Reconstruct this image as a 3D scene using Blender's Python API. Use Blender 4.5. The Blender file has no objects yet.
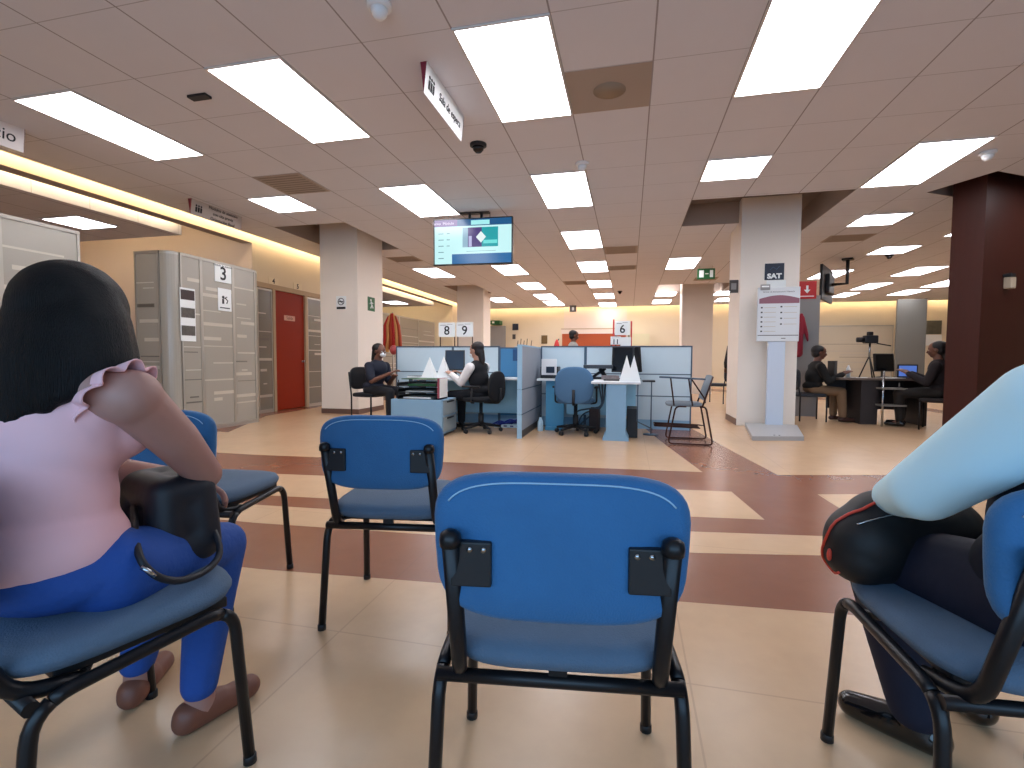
import bpy, bmesh, math, random
from mathutils import Vector, Matrix, geometry
random.seed(7)
SC = bpy.context.scene
COL = SC.collection
PI = math.pi
V = Vector

# ------------------------------------------------------------------ camera
YAW, PIT, ROL, FPX, CAMH = .2331, .0482, .0053, 492.54, 1.0
_c, _s = math.cos(YAW), math.sin(YAW)
_F = V((-_s*math.cos(PIT), _c*math.cos(PIT), -math.sin(PIT)))
_R = V((_c, _s, 0)); _U = _R.cross(_F)
_R2 = _R*math.cos(ROL)+_U*math.sin(ROL); _U2 = -_R*math.sin(ROL)+_U*math.cos(ROL)
cam = bpy.data.objects.new('camera', bpy.data.cameras.new('camera'))
COL.objects.link(cam)
cam.matrix_world = Matrix(((_R2.x, _U2.x, -_F.x, 0), (_R2.y, _U2.y, -_F.y, 0), (_R2.z, _U2.z, -_F.z, CAMH), (0, 0, 0, 1)))
cam.data.sensor_width = 36
cam.data.lens = FPX/1024*36
cam.data.clip_start = .02
SC.camera = cam

# ------------------------------------------------------------------ world, exposure, daylight
w = bpy.data.worlds.new('world'); SC.world = w; w.use_nodes = True
w.node_tree.nodes['Background'].inputs[0].default_value = (.45, .68, 1, 1)
w.node_tree.nodes['Background'].inputs[1].default_value = 1.0
SC.view_settings.view_transform = 'Standard'
SC.view_settings.look = 'None'
SC.view_settings.gamma = 1
SC.view_settings.use_curve_mapping = False
SC.view_settings.exposure = 0.0
LAMP = 11.0          # emission of the ceiling diffusers
COVE = 29.0         # emission of the cove tubes
DAY = 150.0         # daylight through the glazing behind the waiting area (W)

def area(name, loc, rot, sx, sy, power, color):
    l = bpy.data.lights.new(name, 'AREA'); l.shape = 'RECTANGLE'; l.size = sx; l.size_y = sy
    l.energy = power; l.color = color
    o = bpy.data.objects.new(name, l); COL.objects.link(o); o.location = loc; o.rotation_euler = rot
    return o
area('daylight', (1.0, -2.9, 1.75), (-PI/2, 0, PI), 9.0, 2.3, DAY, (.36, .66, 1.0))

# ------------------------------------------------------------------ materials
def lin(h):
    h = h.lstrip('#'); r = []
    for i in (0, 2, 4):
        v = int(h[i:i+2], 16)/255
        r.append(v/12.92 if v <= .04045 else ((v+.055)/1.055)**2.4)
    return (*r, 1)
_M = {}
def mat(name, col, rough=.6, metal=0, emit=None, es=1, var=0, vs=6, bump=0, bs=40, spec=.5, stretch=None, coat=0, sheen=0, trans=0, alpha=1):
    if name in _M: return _M[name]
    m = bpy.data.materials.new(name); m.use_nodes = True
    nt = m.node_tree; b = nt.nodes['Principled BSDF']
    c = lin(col)
    b.inputs['Base Color'].default_value = c
    b.inputs['Roughness'].default_value = rough
    b.inputs['Metallic'].default_value = metal
    b.inputs['Specular IOR Level'].default_value = spec
    b.inputs['Coat Weight'].default_value = coat
    b.inputs['Sheen Weight'].default_value = sheen
    b.inputs['Transmission Weight'].default_value = trans
    b.inputs['Alpha'].default_value = alpha
    if emit:
        b.inputs['Emission Color'].default_value = lin(emit); b.inputs['Emission Strength'].default_value = es
    if var or bump:
        tc = nt.nodes.new('ShaderNodeTexCoord'); mp = nt.nodes.new('ShaderNodeMapping')
        nt.links.new(tc.outputs['Object'], mp.inputs['Vector'])
        if stretch: mp.inputs['Scale'].default_value = stretch
    if var:
        n = nt.nodes.new('ShaderNodeTexNoise'); n.inputs['Scale'].default_value = vs; n.inputs['Detail'].default_value = 4
        nt.links.new(mp.outputs[0], n.inputs['Vector'])
        mx = nt.nodes.new('ShaderNodeMix'); mx.data_type = 'RGBA'
        mx.inputs['A'].default_value = tuple(x*(1-var) for x in c[:3])+(1,)
        mx.inputs['B'].default_value = tuple(min(1, x*(1+var)) for x in c[:3])+(1,)
        nt.links.new(n.outputs['Fac'], mx.inputs['Factor']); nt.links.new(mx.outputs['Result'], b.inputs['Base Color'])
    if bump:
        n2 = nt.nodes.new('ShaderNodeTexNoise'); n2.inputs['Scale'].default_value = bs; n2.inputs['Detail'].default_value = 3
        nt.links.new(mp.outputs[0], n2.inputs['Vector'])
        bp = nt.nodes.new('ShaderNodeBump'); bp.inputs['Strength'].default_value = bump; bp.inputs['Distance'].default_value = .01
        nt.links.new(n2.outputs['Fac'], bp.inputs['Height']); nt.links.new(bp.outputs[0], b.inputs['Normal'])
    _M[name] = m
    return m

HC = 3.18; T = .655; GX, GY = -.4847*1.074, 2.9473*1.074

def grid_mat(name, col, line, wx, wy, ox, oy, per, rough=.8, var=.05, linef=1.0, wyf=1.0, spec=.5, vs=3, worn=None, wornf=.3):
    """flat surface with joint lines every PER metres in x and y (object coordinates)"""
    m = mat(name, col, rough, var=var, vs=vs, spec=spec); nt = m.node_tree; b = nt.nodes['Principled BSDF']
    tc = nt.nodes.new('ShaderNodeTexCoord'); sp = nt.nodes.new('ShaderNodeSeparateXYZ'); nt.links.new(tc.outputs['Object'], sp.inputs[0])
    def M(op, a, v=None, c=None):
        n = nt.nodes.new('ShaderNodeMath'); n.operation = op
        for i, x in enumerate((a, v, c)):
            if x is None: continue
            if isinstance(x, (int, float)): n.inputs[i].default_value = x
            else: nt.links.new(x, n.inputs[i])
        return n.outputs[0]
    def ln(o, off, p, w_):
        a = M('ADD', M('DIVIDE', M('SUBTRACT', o, off), p), 100.5)
        return M('LESS_THAN', M('ABSOLUTE', M('SUBTRACT', M('FRACT', a), .5)), w_/p/2)
    lx = M('MULTIPLY', ln(sp.outputs[0], ox, per, wx), linef)
    ly = M('MULTIPLY', ln(sp.outputs[1], oy, per, wy), wyf)
    f = M('MAXIMUM', lx, ly)
    src = b.inputs['Base Color'].links[0].from_socket
    if worn:
        n = nt.nodes.new('ShaderNodeTexNoise'); n.inputs['Scale'].default_value = 1.3; n.inputs['Detail'].default_value = 6; n.inputs['Roughness'].default_value = .7
        nt.links.new(tc.outputs['Object'], n.inputs['Vector'])
        mw = nt.nodes.new('ShaderNodeMix'); mw.data_type = 'RGBA'; mw.inputs['B'].default_value = lin(worn)
        r = nt.nodes.new('ShaderNodeMapRange'); r.inputs[1].default_value = .45; r.inputs[2].default_value = .75; r.inputs[4].default_value = wornf
        nt.links.new(n.outputs['Fac'], r.inputs[0]); nt.links.new(r.outputs[0], mw.inputs['Factor'])
        nt.links.new(src, mw.inputs['A']); src = mw.outputs['Result']
    mx = nt.nodes.new('ShaderNodeMix'); mx.data_type = 'RGBA'; mx.inputs['B'].default_value = lin(line)
    nt.links.new(f, mx.inputs['Factor']); nt.links.new(src, mx.inputs['A']); nt.links.new(mx.outputs['Result'], b.inputs['Base Color'])
    return m

m_ceil = grid_mat('ceiling_tile', '#dcdbe0', '#5a4a42', .012, .007, GX, GY, T, .9, var=.025, linef=.6, wyf=.4, spec=.1)
m_cream = grid_mat('terrazzo_cream', '#cdaa86', '#a98a6c', .006, .006, .2, .35, 1.22, .27, var=.06, linef=.45, wyf=.45, spec=.45, vs=9, worn='#b08f70', wornf=.35)
m_brown = grid_mat('terrazzo_brown', '#85523a', '#7c503d', .006, .006, .2, .35, 1.22, .27, var=.07, linef=.5, wyf=.5, spec=.45, vs=9, worn='#95664f', wornf=.35)
m_wall = mat('wall_cream', '#e2d3b8', .85, var=.03, vs=2)
m_wallp = mat('wall_pink', '#e4d2c4', .85, var=.03, vs=2)
m_pillar = mat('pillar_paint', '#eee4d8', .75, var=.03, vs=2)
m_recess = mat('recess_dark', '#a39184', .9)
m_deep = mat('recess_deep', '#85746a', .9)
m_skirt = mat('skirting_brown', '#6d5247', .5)
m_brownwood = mat('dark_wood', '#3a1710', .45, var=.18, vs=4, stretch=(6, 6, .6), spec=.3)
m_lampon = mat('diffuser', '#ffffff', .5, emit='#f6f7ff', es=LAMP)
m_frame = mat('fixture_frame', '#d9d2cc', .5)
m_cove = mat('cove_tube', '#ffffff', .5, emit='#ffe4b8', es=COVE)
m_black = mat('black_metal', '#17171b', .35, metal=.3, var=.1)
m_blackp = mat('black_plastic', '#15161a', .5)
m_blue = mat('blue_fabric', '#2a6698', .75, var=.12, vs=14, bump=.25, bs=260, sheen=.1)
m_blueseat = mat('blue_grey_fabric', '#566a80', .9, var=.1, vs=14, bump=.3, bs=260)
m_welt = mat('pale_welt', '#9fc3dc', .7)
m_white = mat('white_plastic', '#e8e8e8', .5)
m_paper = mat('paper', '#eef0ee', .8)
m_ink = mat('ink', '#15151a', .7)
m_navy = mat('navy', '#122036', .5)
m_burg = mat('burgundy', '#7a1830', .5)
m_glass = mat('frosted_glass', '#a39c90', .22, var=.05, vs=1.5, spec=.6)
m_glass2 = mat('frosted_glass_dark', '#7d776c', .25, spec=.6)
m_film = mat('film_stripe', '#c2b9aa', .3)
m_filmd = mat('film_stripe_dark', '#625b52', .4)
m_alu = mat('aluminium', '#b3ada3', .35, metal=.6)
m_beige = mat('beige_frame', '#b89f80', .6)
m_orange = mat('orange_door', '#982600', .5, var=.05, spec=.2)
m_part = mat('partition_panel', '#c4d6df', .6, var=.03)
m_partg = mat('partition_grey', '#9aa2ae', .55, var=.04)
m_partb = mat('partition_blue', '#3f7fae', .6)
m_bluemet = mat('blue_grey_metal', '#86aecb', .5, var=.04)
m_edge = mat('panel_edge', '#40566a', .5)
m_top = mat('desk_top', '#dfe3e6', .4)
m_taskb = mat('task_chair_fabric', '#4c7396', .85, var=.06, bump=.2, bs=250)
m_green = mat('green_sign', '#185a2c', .5)
m_red = mat('red_sign', '#c02020', .5)
m_grey = mat('grey_paint', '#8f8d8c', .6)
m_dgrey = mat('dark_grey', '#4a4542', .6)
m_chrome = mat('chrome', '#b8bcc0', .2, metal=1)
m_bronze = mat('brown_tube', '#3a201a', .35, metal=.5)
m_seatg = mat('grey_weave', '#7c8791', .85, bump=.2, bs=250)

# ------------------------------------------------------------------ mesh tools
class MB:
    def __init__(s): s.bm = bmesh.new(); s.mats = []
    def mi(s, m):
        if m not in s.mats: s.mats.append(m)
        return s.mats.index(m)
    def _set(s, faces, m, smooth=False):
        i = s.mi(m)
        for f in faces: f.material_index = i; f.smooth = smooth
    def box(s, a, b, m, rz=0, bev=0, piv=None):
        """box from corner a to corner b"""
        a, b = V(a), V(b); c = (a+b)/2; d = b-a
        r = bmesh.ops.create_cube(s.bm, size=1)
        vs = r['verts']
        for v in vs: v.co = V((v.co.x*d.x, v.co.y*d.y, v.co.z*d.z))+c
        if bev:
            es = list({e for v in vs for e in v.link_edges})
            rr = bmesh.ops.bevel(s.bm, geom=es, offset=bev, segments=2, affect='EDGES', profile=.5)
            vs = list({v for f in rr['faces'] for v in f.verts} | {v for v in vs if v.is_valid})
        fs = list({f for v in vs for f in v.link_faces})
        if rz:
            M = Matrix.Rotation(rz, 4, 'Z'); p = V(piv) if piv else c
            for v in vs: v.co = M @ (v.co-p)+p
        s._set(fs, m); return vs
    def quad(s, pts, m):
        f = s.bm.faces.new([s.bm.verts.new(p) for p in pts]); s._set([f], m); return f
    def prism(s, poly, d, m):
        """closed prism: polygon poly (3-D points) extruded by vector d"""
        d = V(d); A = [s.bm.verts.new(p) for p in poly]; B = [s.bm.verts.new(V(p)+d) for p in poly]
        fs = [s.bm.faces.new(A), s.bm.faces.new(B[::-1])]
        n = len(A)
        for i in range(n): fs.append(s.bm.faces.new((A[i], B[i], B[(i+1) % n], A[(i+1) % n])))
        bmesh.ops.recalc_face_normals(s.bm, faces=fs)
        s._set(fs, m); return A+B
    def tube(s, pts, r, m, n=10, cap=True, flat=None):
        pts = [V(p) for p in pts]; k = len(pts); rs = r if isinstance(r, (list, tuple)) else [r]*k
        ref = None; rings = []
        for i, p in enumerate(pts):
            t = ((pts[min(i+1, k-1)]-pts[max(i-1, 0)])).normalized()
            if ref is None:
                ref = t.orthogonal().normalized() if flat is None else (V(flat)-t*V(flat).dot(t)).normalized()
            else: ref = (ref-t*ref.dot(t)).normalized()
            q = t.cross(ref)
            rings.append([s.bm.verts.new(p+(ref*math.cos(a)+q*math.sin(a))*rs[i]) for a in [2*PI*j/n for j in range(n)]])
        fs = []
        for a, b in zip(rings, rings[1:]):
            for j in range(n): fs.append(s.bm.faces.new((a[j], a[(j+1) % n], b[(j+1) % n], b[j])))
        s._set(fs, m, True)
        if cap: s._set([s.bm.faces.new(rings[0][::-1]), s.bm.faces.new(rings[-1])], m)
    def lathe(s, prof, c, m, n=20, axis=None, smooth=True):
        """prof: [(radius, height)...] about the vertical through c (or axis vector)"""
        c = V(c); ax = V(axis).normalized() if axis else V((0, 0, 1)); e = ax.orthogonal().normalized(); g = ax.cross(e)
        rings = [[s.bm.verts.new(c+ax*h+(e*math.cos(2*PI*j/n)+g*math.sin(2*PI*j/n))*max(r, 1e-4)) for j in range(n)] for r, h in prof]
        fs = []
        for a, b in zip(rings, rings[1:]):
            for j in range(n): fs.append(s.bm.faces.new((a[j], a[(j+1) % n], b[(j+1) % n], b[j])))
        fs += [s.bm.faces.new(rings[0][::-1]), s.bm.faces.new(rings[-1])]
        s._set(fs, m, smooth)
    def ell(s, c, r, m, rot=None, sub=3):
        q = bmesh.ops.create_icosphere(s.bm, subdivisions=sub, radius=1)['verts']
        r = V(r) if not isinstance(r, (int, float)) else V((r, r, r))
        for v in q:
            p = V((v.co.x*r.x, v.co.y*r.y, v.co.z*r.z))
            v.co = (rot @ p if rot else p)+V(c)
        s._set(list({f for v in q for f in v.link_faces}), m, True)
    def pad(s, w, d, h, m, c=(0, 0, 0), e=4.5, crown=.01, taper=0, up='z', bend=0, edge=None, n=44):
        """rounded cushion: superellipse outline w x d, thickness h, rounded rim"""
        edge = edge or h/2
        lay = [(-h/2, 1-edge*1.2/max(w, d)*2), (-h/2+edge*.3, 1-edge*.35/max(w, d)*2), (-h/2+edge, 1), (h/2-edge, 1), (h/2-edge*.3, 1-edge*.35/max(w, d)*2), (h/2, 1-edge*1.2/max(w, d)*2), (h/2+crown*.7, .6), (h/2+crown, .25)]
        lay = [(-h/2-crown*.2, .3)]+lay
        def P(a, k, z):
            ca, sa = math.cos(a), math.sin(a)
            x = w/2*math.copysign(abs(ca)**(2/e), ca)*k; y = d/2*math.copysign(abs(sa)**(2/e), sa)*k
            x *= 1-taper*(.5-y/d)
            if up == 'z': p = V((x, y, z+bend*x*x))
            else: p = V((x, -z+bend*x*x, y))          # upright pad, +h side towards -y
            return p+V(c)
        rings = [[s.bm.verts.new(P(2*PI*j/n, k, z)) for j in range(n)] for z, k in lay]
        fs = []
        for a, b in zip(rings, rings[1:]):
            for j in range(n): fs.append(s.bm.faces.new((a[j], a[(j+1) % n], b[(j+1) % n], b[j])))
        fs += [s.bm.faces.new(rings[0][::-1]), s.bm.faces.new(rings[-1])]
        bmesh.ops.recalc_face_normals(s.bm, faces=fs)
        s._set(fs, m, True)
    def build(s, name, parent=None, off=None):
        me = bpy.data.meshes.new(name)
        if off is not None:
            for v in s.bm.verts: v.co -= V(off)
        s.bm.to_mesh(me); s.bm.free()
        for m in s.mats: me.materials.append(m)
        o = bpy.data.objects.new(name, me); COL.objects.link(o)
        if parent: o.parent = parent
        return o

def tag(o, label=None, cat=None, group=None, kind=None):
    if label: o['label'] = label
    if cat: o['category'] = cat
    if group: o['group'] = group
    if kind: o['kind'] = kind
    return o
def thing(name, label, cat, loc=(0, 0, 0), rz=0, group=None):
    o = bpy.data.objects.new(name, None); COL.objects.link(o); o.empty_display_size = .1
    o.location = loc; o.rotation_euler = (0, 0, rz)
    return tag(o, label, cat, group)
def copy_tree(o, parent=None):
    c = o.copy(); COL.objects.link(c); c.parent = parent
    for ch in [x for x in bpy.data.objects if x.parent == o and x != c]: copy_tree(ch, c)
    return c
def dup(o, loc, rz, label, group=None):
    c = copy_tree(o); c.location = loc; c.rotation_euler = (0, 0, rz); c['label'] = label
    if group: c['group'] = group
    return c
def arc(c, r, a0, a1, u, v, n=5):
    c, u, v = V(c), V(u), V(v)
    return [c+(u*math.cos(a0+(a1-a0)*i/n)+v*math.sin(a0+(a1-a0)*i/n))*r for i in range(n+1)]
def rnd(pts, r=.03, n=4):
    """round the inner corners of a polyline"""
    pts = [V(p) for p in pts]; out = [pts[0]]
    for a, b, c in zip(pts, pts[1:], pts[2:]):
        p = b+(a-b).normalized()*min(r, (a-b).length*.45); q = b+(c-b).normalized()*min(r, (c-b).length*.45)
        for i in range(n+1):
            t = i/n; out.append(p*(1-t)**2+b*2*t*(1-t)+q*t*t)
    out.append(pts[-1]); return out
def text(body, size, pos, xd, yd, m, parent=None, name='lettering', ext=.0015, align='CENTER', bold=0, sx=1):
    cu = bpy.data.curves.new('t', 'FONT'); cu.body = body; cu.size = size; cu.align_x = align; cu.align_y = 'CENTER'
    cu.extrude = ext; cu.offset = bold; cu.resolution_u = 3
    t = bpy.data.objects.new('t', cu); COL.objects.link(t)
    bpy.context.view_layer.update()
    me = bpy.data.meshes.new_from_object(t.evaluated_get(bpy.context.evaluated_depsgraph_get()))
    bpy.data.objects.remove(t); me.materials.clear(); me.materials.append(m)
    xd, yd = V(xd).normalized(), V(yd).normalized(); zd = xd.cross(yd)
    M = Matrix(((xd.x*sx, yd.x, zd.x, pos[0]), (xd.y*sx, yd.y, zd.y, pos[1]), (xd.z*sx, yd.z, zd.z, pos[2]), (0, 0, 0, 1)))
    me.transform(M)
    o = bpy.data.objects.new(name, me); COL.objects.link(o)
    if parent: o.parent = parent
    return o

# ------------------------------------------------------------------ the setting
RX0, RX1, RY0, RY1 = -10.6, 12.0, -3.2, 20.6
def struct(mb, name): return tag(mb.build(name), kind='structure')
b = MB(); b.box((RX0, RY0, -.1), (RX1, RY1, 0), m_brown)
def sl(x0, y0, x1, y1, x): return y0+(y1-y0)*(x-x0)/(x1-x0)
e1 = lambda x: sl(-1.7, 1.96, .83, 2.16, x) if x > -1.7 else 1.96            # near edge of the first brown band
e2 = lambda x: sl(-2.2, 2.52, .36, 2.68, x) if x > -2.2 else 2.52
e3 = lambda x: sl(-2.47, 2.84, .40, 3.02, x) if x > -2.47 else 2.84
e4 = lambda x: sl(-2.65, 3.05, .43, 3.31, x) if x > -2.65 else 3.05
e5 = lambda x: sl(-3.17, 3.64, .57, 4.01, x) if x > -3.17 else 3.64
e6 = lambda x: sl(-3.77, 4.34, .66, 4.68, x) if x > -3.77 else 4.34
ZI = .0008
def inlay(pts): b.quad([(x, y, ZI) for x, y in pts], m_cream)
inlay([(RX0, RY0), (RX1, RY0), (RX1, e1(2)+.2), (.83, 2.16), (-1.7, 1.96), (RX0, 1.96)])
inlay([(RX0, e2(-9)), (-2.2, 2.52), (.36, 2.68), (1.02, 2.81), (3.2, 3.12), (3.2, 3.45), (1.15, 3.13), (.4, 3.02), (-2.47, 2.84), (RX0, 2.84)])
inlay([(RX0, 3.05), (-2.65, 3.05), (.43, 3.31), (.85, 3.36), (.78, 4.03), (.57, 4.01), (-3.17, 3.64), (RX0, 3.64)])
inlay([(RX0, 4.34), (-3.77, 4.34), (.66, 4.68), (.45, 6.03), (.22, 7.68), (-.6, 11), (-6.4, 11.0), (-6.2, 7.4), (-5.3, 5.6), (RX0, 5.6)])
inlay([(1.29, 4.73), (2.36, 5.01), (6.0, 5.6), (6.0, 13), (.6, 20.5), (-.2, 20.5), (.6, 10.5), (1.1, 6.14)])
inlay([(1.4, 4.11), (1.98, 4.27), (6, 4.9), (6, 4.2), (1.44, 3.5), (1.42, 3.67)])
inlay([(-6.0, 11.6), (-.9, 11.6), (-1.2, 20.5), (-6.0, 20.5)])
inlay([(6.4, 4.9), (RX1, 4.9), (RX1, 20.5), (2.2, 20.5), (6.4, 13.2)])
struct(b, 'floor')

def cell(i, j): return (GX+T*i, GY+T*j)
A = V((4.047, 6.836)); U_ = V((-.487, .874)); W_ = V((.854, .520))
hole_l = [cell(-8, 6.05), cell(-6, 6.05), cell(-6, 9), cell(-8, 9)]
hole_r = [cell(2, 6.1), cell(5, 6.1), cell(5, 9.8), cell(4, 9.8), cell(4, 8.15), cell(2, 8.15)]
hole_b = [tuple(A), tuple(A+W_*2.0), tuple(A+W_*2.0+U_*.75), tuple(A+U_*.75)]
holes = [hole_l, hole_r, hole_b]
hole_m = [cell(2, 17.8), cell(5, 17.8), cell(5, 21), cell(2, 21)]
hole_f = [cell(-7.4, 16.2), cell(-5.9, 16.2), cell(-5.9, 18.9), cell(-7.4, 18.9)]
holes += [hole_m, hole_f]
CX = -6.45
outer = [(CX, RY0), (RX1, RY0), (RX1, 20.25), (CX, 20.25)]
pts, edges = [], []
for loop in [outer]+holes:
    k = len(pts); pts += [V(p) for p in loop]; edges += [(k+i, k+(i+1) % len(loop)) for i in range(len(loop))]
cv, ce, cf, *_ = geometry.delaunay_2d_cdt(pts, edges, [], 0, 1e-5)
def inside(p, poly):
    r = False; n = len(poly)
    for i in range(n):
        x1, y1 = poly[i]; x2, y2 = poly[(i+1) % n]
        if (y1 > p[1]) != (y2 > p[1]) and p[0] < (x2-x1)*(p[1]-y1)/(y2-y1)+x1: r = not r
    return r
b = MB(); vv = [b.bm.verts.new((p.x, p.y, HC)) for p in cv]; ff = []
for f in cf:
    c = sum((cv[i] for i in f), V((0, 0)))/len(f)
    if inside(c, outer) and not any(inside(c, h) for h in holes):
        ff.append(b.bm.faces.new([vv[i] for i in f]))
b._set(ff, m_ceil)
# edge lip along the cove
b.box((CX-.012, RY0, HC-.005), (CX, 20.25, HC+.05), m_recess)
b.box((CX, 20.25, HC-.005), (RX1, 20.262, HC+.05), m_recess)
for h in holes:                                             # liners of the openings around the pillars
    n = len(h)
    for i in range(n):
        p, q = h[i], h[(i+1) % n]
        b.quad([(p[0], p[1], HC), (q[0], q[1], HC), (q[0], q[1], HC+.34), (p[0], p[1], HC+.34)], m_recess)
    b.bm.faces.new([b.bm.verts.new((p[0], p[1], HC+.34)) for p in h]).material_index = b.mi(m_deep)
struct(b, 'ceiling')
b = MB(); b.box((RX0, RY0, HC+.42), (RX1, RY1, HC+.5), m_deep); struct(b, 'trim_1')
# lowered ceiling of the side bays with the lit slot in front of it
b = MB()
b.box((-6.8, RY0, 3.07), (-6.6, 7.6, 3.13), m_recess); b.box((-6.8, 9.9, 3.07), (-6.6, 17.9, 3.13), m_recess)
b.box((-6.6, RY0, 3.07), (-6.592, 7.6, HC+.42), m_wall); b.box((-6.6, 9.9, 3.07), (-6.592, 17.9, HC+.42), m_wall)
struct(b, 'trim_2')
b = MB()
b.box((RX0, RY0, 2.96), (-6.95, 6.5, HC+.4), m_ceil); b.box((RX0, 10.4, 2.96), (-6.95, 16.9, HC+.4), m_ceil)
struct(b, 'trim_3')
# walls
b = MB()
b.box((-6.7, 7.6, 0), (-6.6, 8.09, HC+.42), m_wall); b.box((-6.7, 9.03, 0), (-6.6, 9.9, HC+.42), m_wall)
b.box((-6.7, 8.09, 2.32), (-6.6, 9.03, HC+.42), m_wall); b.box((-6.7, 17.9, 0), (-6.6, RY1, HC+.42), m_wall)
b.box((RX0, 7.6, 0), (-6.6, 7.7, HC+.42), m_wallp); b.box((RX0, 9.8, 0), (-6.7, 9.9, HC+.42), m_wall); b.box((RX0, 17.9, 0), (-6.7, 18, HC+.42), m_wall)
b.box((RX0-.1, RY0, 0), (RX0, RY1, HC+.42), m_wallp)
struct(b, 'wall_left')
b = MB(); b.box((RX0, 20.5, 0), (RX1, 20.6, HC+.42), m_wall)
b.box((-2.66, 20.488, 0), (-.12, 20.5, 3.1), m_wallp)
struct(b, 'wall_back')
b = MB(); b.box((RX1, RY0, 0), (RX1+.1, RY1, HC+.42), m_wall); struct(b, 'wall_right')
b = MB()
b.box((RX0, RY0-.1, 0), (RX1, RY0, .55), m_wall); b.box((RX0, RY0-.1, 2.95), (RX1, RY0, HC+.42), m_wall)
b.box((RX0, RY0-.1, .55), (-3.6, RY0, 2.95), m_wall); b.box((5.6, RY0-.1, .55), (RX1, RY0, 2.95), m_wall)
struct(b, 'wall_front')
b = MB()
for i in range(5):
    x = -3.6+9.2/4*i; b.box((x-.03, RY0-.08, .55), (x+.03, RY0-.02, 2.95), m_alu)
b.box((-3.6, RY0-.08, .55), (5.6, RY0-.02, .61), m_alu); b.box((-3.6, RY0-.08, 2.89), (5.6, RY0-.02, 2.95), m_alu)
struct(b, 'window_1')
b = MB(); b.box((-6.6, 9.03, 0), (-6.57, 9.9, .09), m_beige); b.box((-6.6, 7.6, 0), (-6.57, 8.05, .09), m_beige); struct(b, 'baseboard_left')
# door between numbers 4 and 5
b = MB()
b.box((-6.62, 8.05, 0), (-6.55, 8.12, 2.4), m_beige); b.box((-6.62, 9.0, 0), (-6.55, 9.08, 2.4), m_beige); b.box((-6.62, 7.6, 2.31), (-6.54, 9.85, 2.4), m_beige)
struct(b, 'trim_4')
b = MB(); b.box((-6.64, 8.12, .01), (-6.59, 9.0, 2.31), m_orange); d1 = tag(b.build('door_1'), kind='structure')
b = MB(); b.lathe([(.022, 0), (.022, .01), (.01, .012), (.01, .035), (.026, .04), (.024, .06), (.008, .066)], (-6.59, 8.93, .95), m_chrome, axis=(1, 0, 0)); b.build('door_knob', d1)
b = MB(); b.box((-6.59, 8.4, 1.76), (-6.586, 8.72, 1.86), mat('door_plate', '#e0a890', .5)); pl = b.build('door_sign', d1)
text('Salida', .085, (-6.5855, 8.56, 1.81), (0, 1, 0), (0, 0, 1), mat('plate_ink', '#8a5040', .6), pl, ext=.0008)
# pillars
def pillar(x0, x1, y0, y1, name='trim'):
    b = MB(); b.box((x0, y0, 0), (x1, y1, HC+.33), m_pillar)
    return b
b = pillar(-5.55, -4.79, 8.07, 9.0); b.box((-5.556, 8.064, 0), (-4.784, 9.006, .09), m_skirt); struct(b, 'trim_5')
b = pillar(1.65, 2.48, 8.3, 9.15); b.box((1.644, 8.306, 0), (1.7, 9.156, .1), m_skirt); struct(b, 'trim_6')
b = pillar(1.56, 2.45, 16, 16.8); struct(b, 'trim_7')
b = pillar(-5.38, -4.5, 15, 15.8); struct(b, 'trim_8')
P1 = A+(U_+W_)*.22
b = MB(); q = [P1, P1+W_*1.6, P1+W_*1.6+U_*.36, P1+U_*.36]
b.prism([(p.x, p.y, 0) for p in q], (0, 0, HC+.33), m_brownwood); struct(b, 'trim_9')
b = MB(); b.box((2.98, 10.0, 0), (3.34, 10.4, 2.2), m_grey); struct(b, 'trim_10')

# ------------------------------------------------------------------ cove lamps
def cove(x0, y0, x1, y1, z, label):
    b = MB(); b.tube([(x0, y0, z), (x1, y1, z)], .012, m_cove, 8)
    t = thing('cove_lamp', label, 'light', (0, 0, 0)); b.build('tube', t)
    b = MB(); b.box((min(x0, x1)-.014, min(y0, y1)-.014, z+.016), (max(x0, x1)+.014, max(y0, y1)+.014, z+.04), m_frame); b.build('housing', t)
cove(-6.478, -2.5, -6.478, 9.9, 3.222, 'hidden warm cove tube above the ceiling edge by the numbered glass rooms')
cove(-6.478, 10.0, -6.478, 19.8, 3.222, 'hidden warm cove tube above the ceiling edge beyond the orange door')
cove(-6.835, -2.5, -6.835, 6.4, 3.17, 'hidden warm tube in the slot over the first lowered bay')
cove(-6.835, 10.5, -6.835, 16.8, 3.17, 'hidden warm tube in the slot over the second lowered bay')
cove(-10.4, 6.53, -6.98, 6.53, 3.17, 'hidden warm tube at the back edge of the first lowered bay')
cove(-10.4, 16.93, -6.98, 16.93, 3.17, 'hidden warm tube at the back edge of the second lowered bay')
cove(-6.2, 20.285, 11.5, 20.285, 3.222, 'hidden warm cove tube along the far wall')

# ------------------------------------------------------------------ ceiling lights
def fixture(i0, j0, i1, j1, label, z=HC, group=None):
    x0, y0 = cell(i0, j0); x1, y1 = cell(i1, j1)
    cx, cy = (x0+x1)/2, (y0+y1)/2; hx, hy = (x1-x0)/2, (y1-y0)/2
    t = thing('ceiling_light', label, 'light', (cx, cy, z-.012), 0, group)
    b = MB(); e = .016
    for a in ((-hx, -hy, -hx+e, hy), (hx-e, -hy, hx, hy), (-hx+e, -hy, hx-e, -hy+e), (-hx+e, hy-e, hx-e, hy)):
        b.box((a[0], a[1], 0), (a[2], a[3], .012), m_frame)
    b.build('frame', t)
    b = MB(); b.box((-hx+e, -hy+e, .003), (hx-e, hy-e, .011), m_lampon); b.build('diffuser', t)
NTH = ['nearest', 'second', 'third', 'fourth', 'fifth', 'sixth', 'seventh']
for k in range(7):
    fixture(-1, 4*k, 0, 4*k+2, f'{NTH[k]} bright ceiling light of the middle row right of the hanging television')
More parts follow.
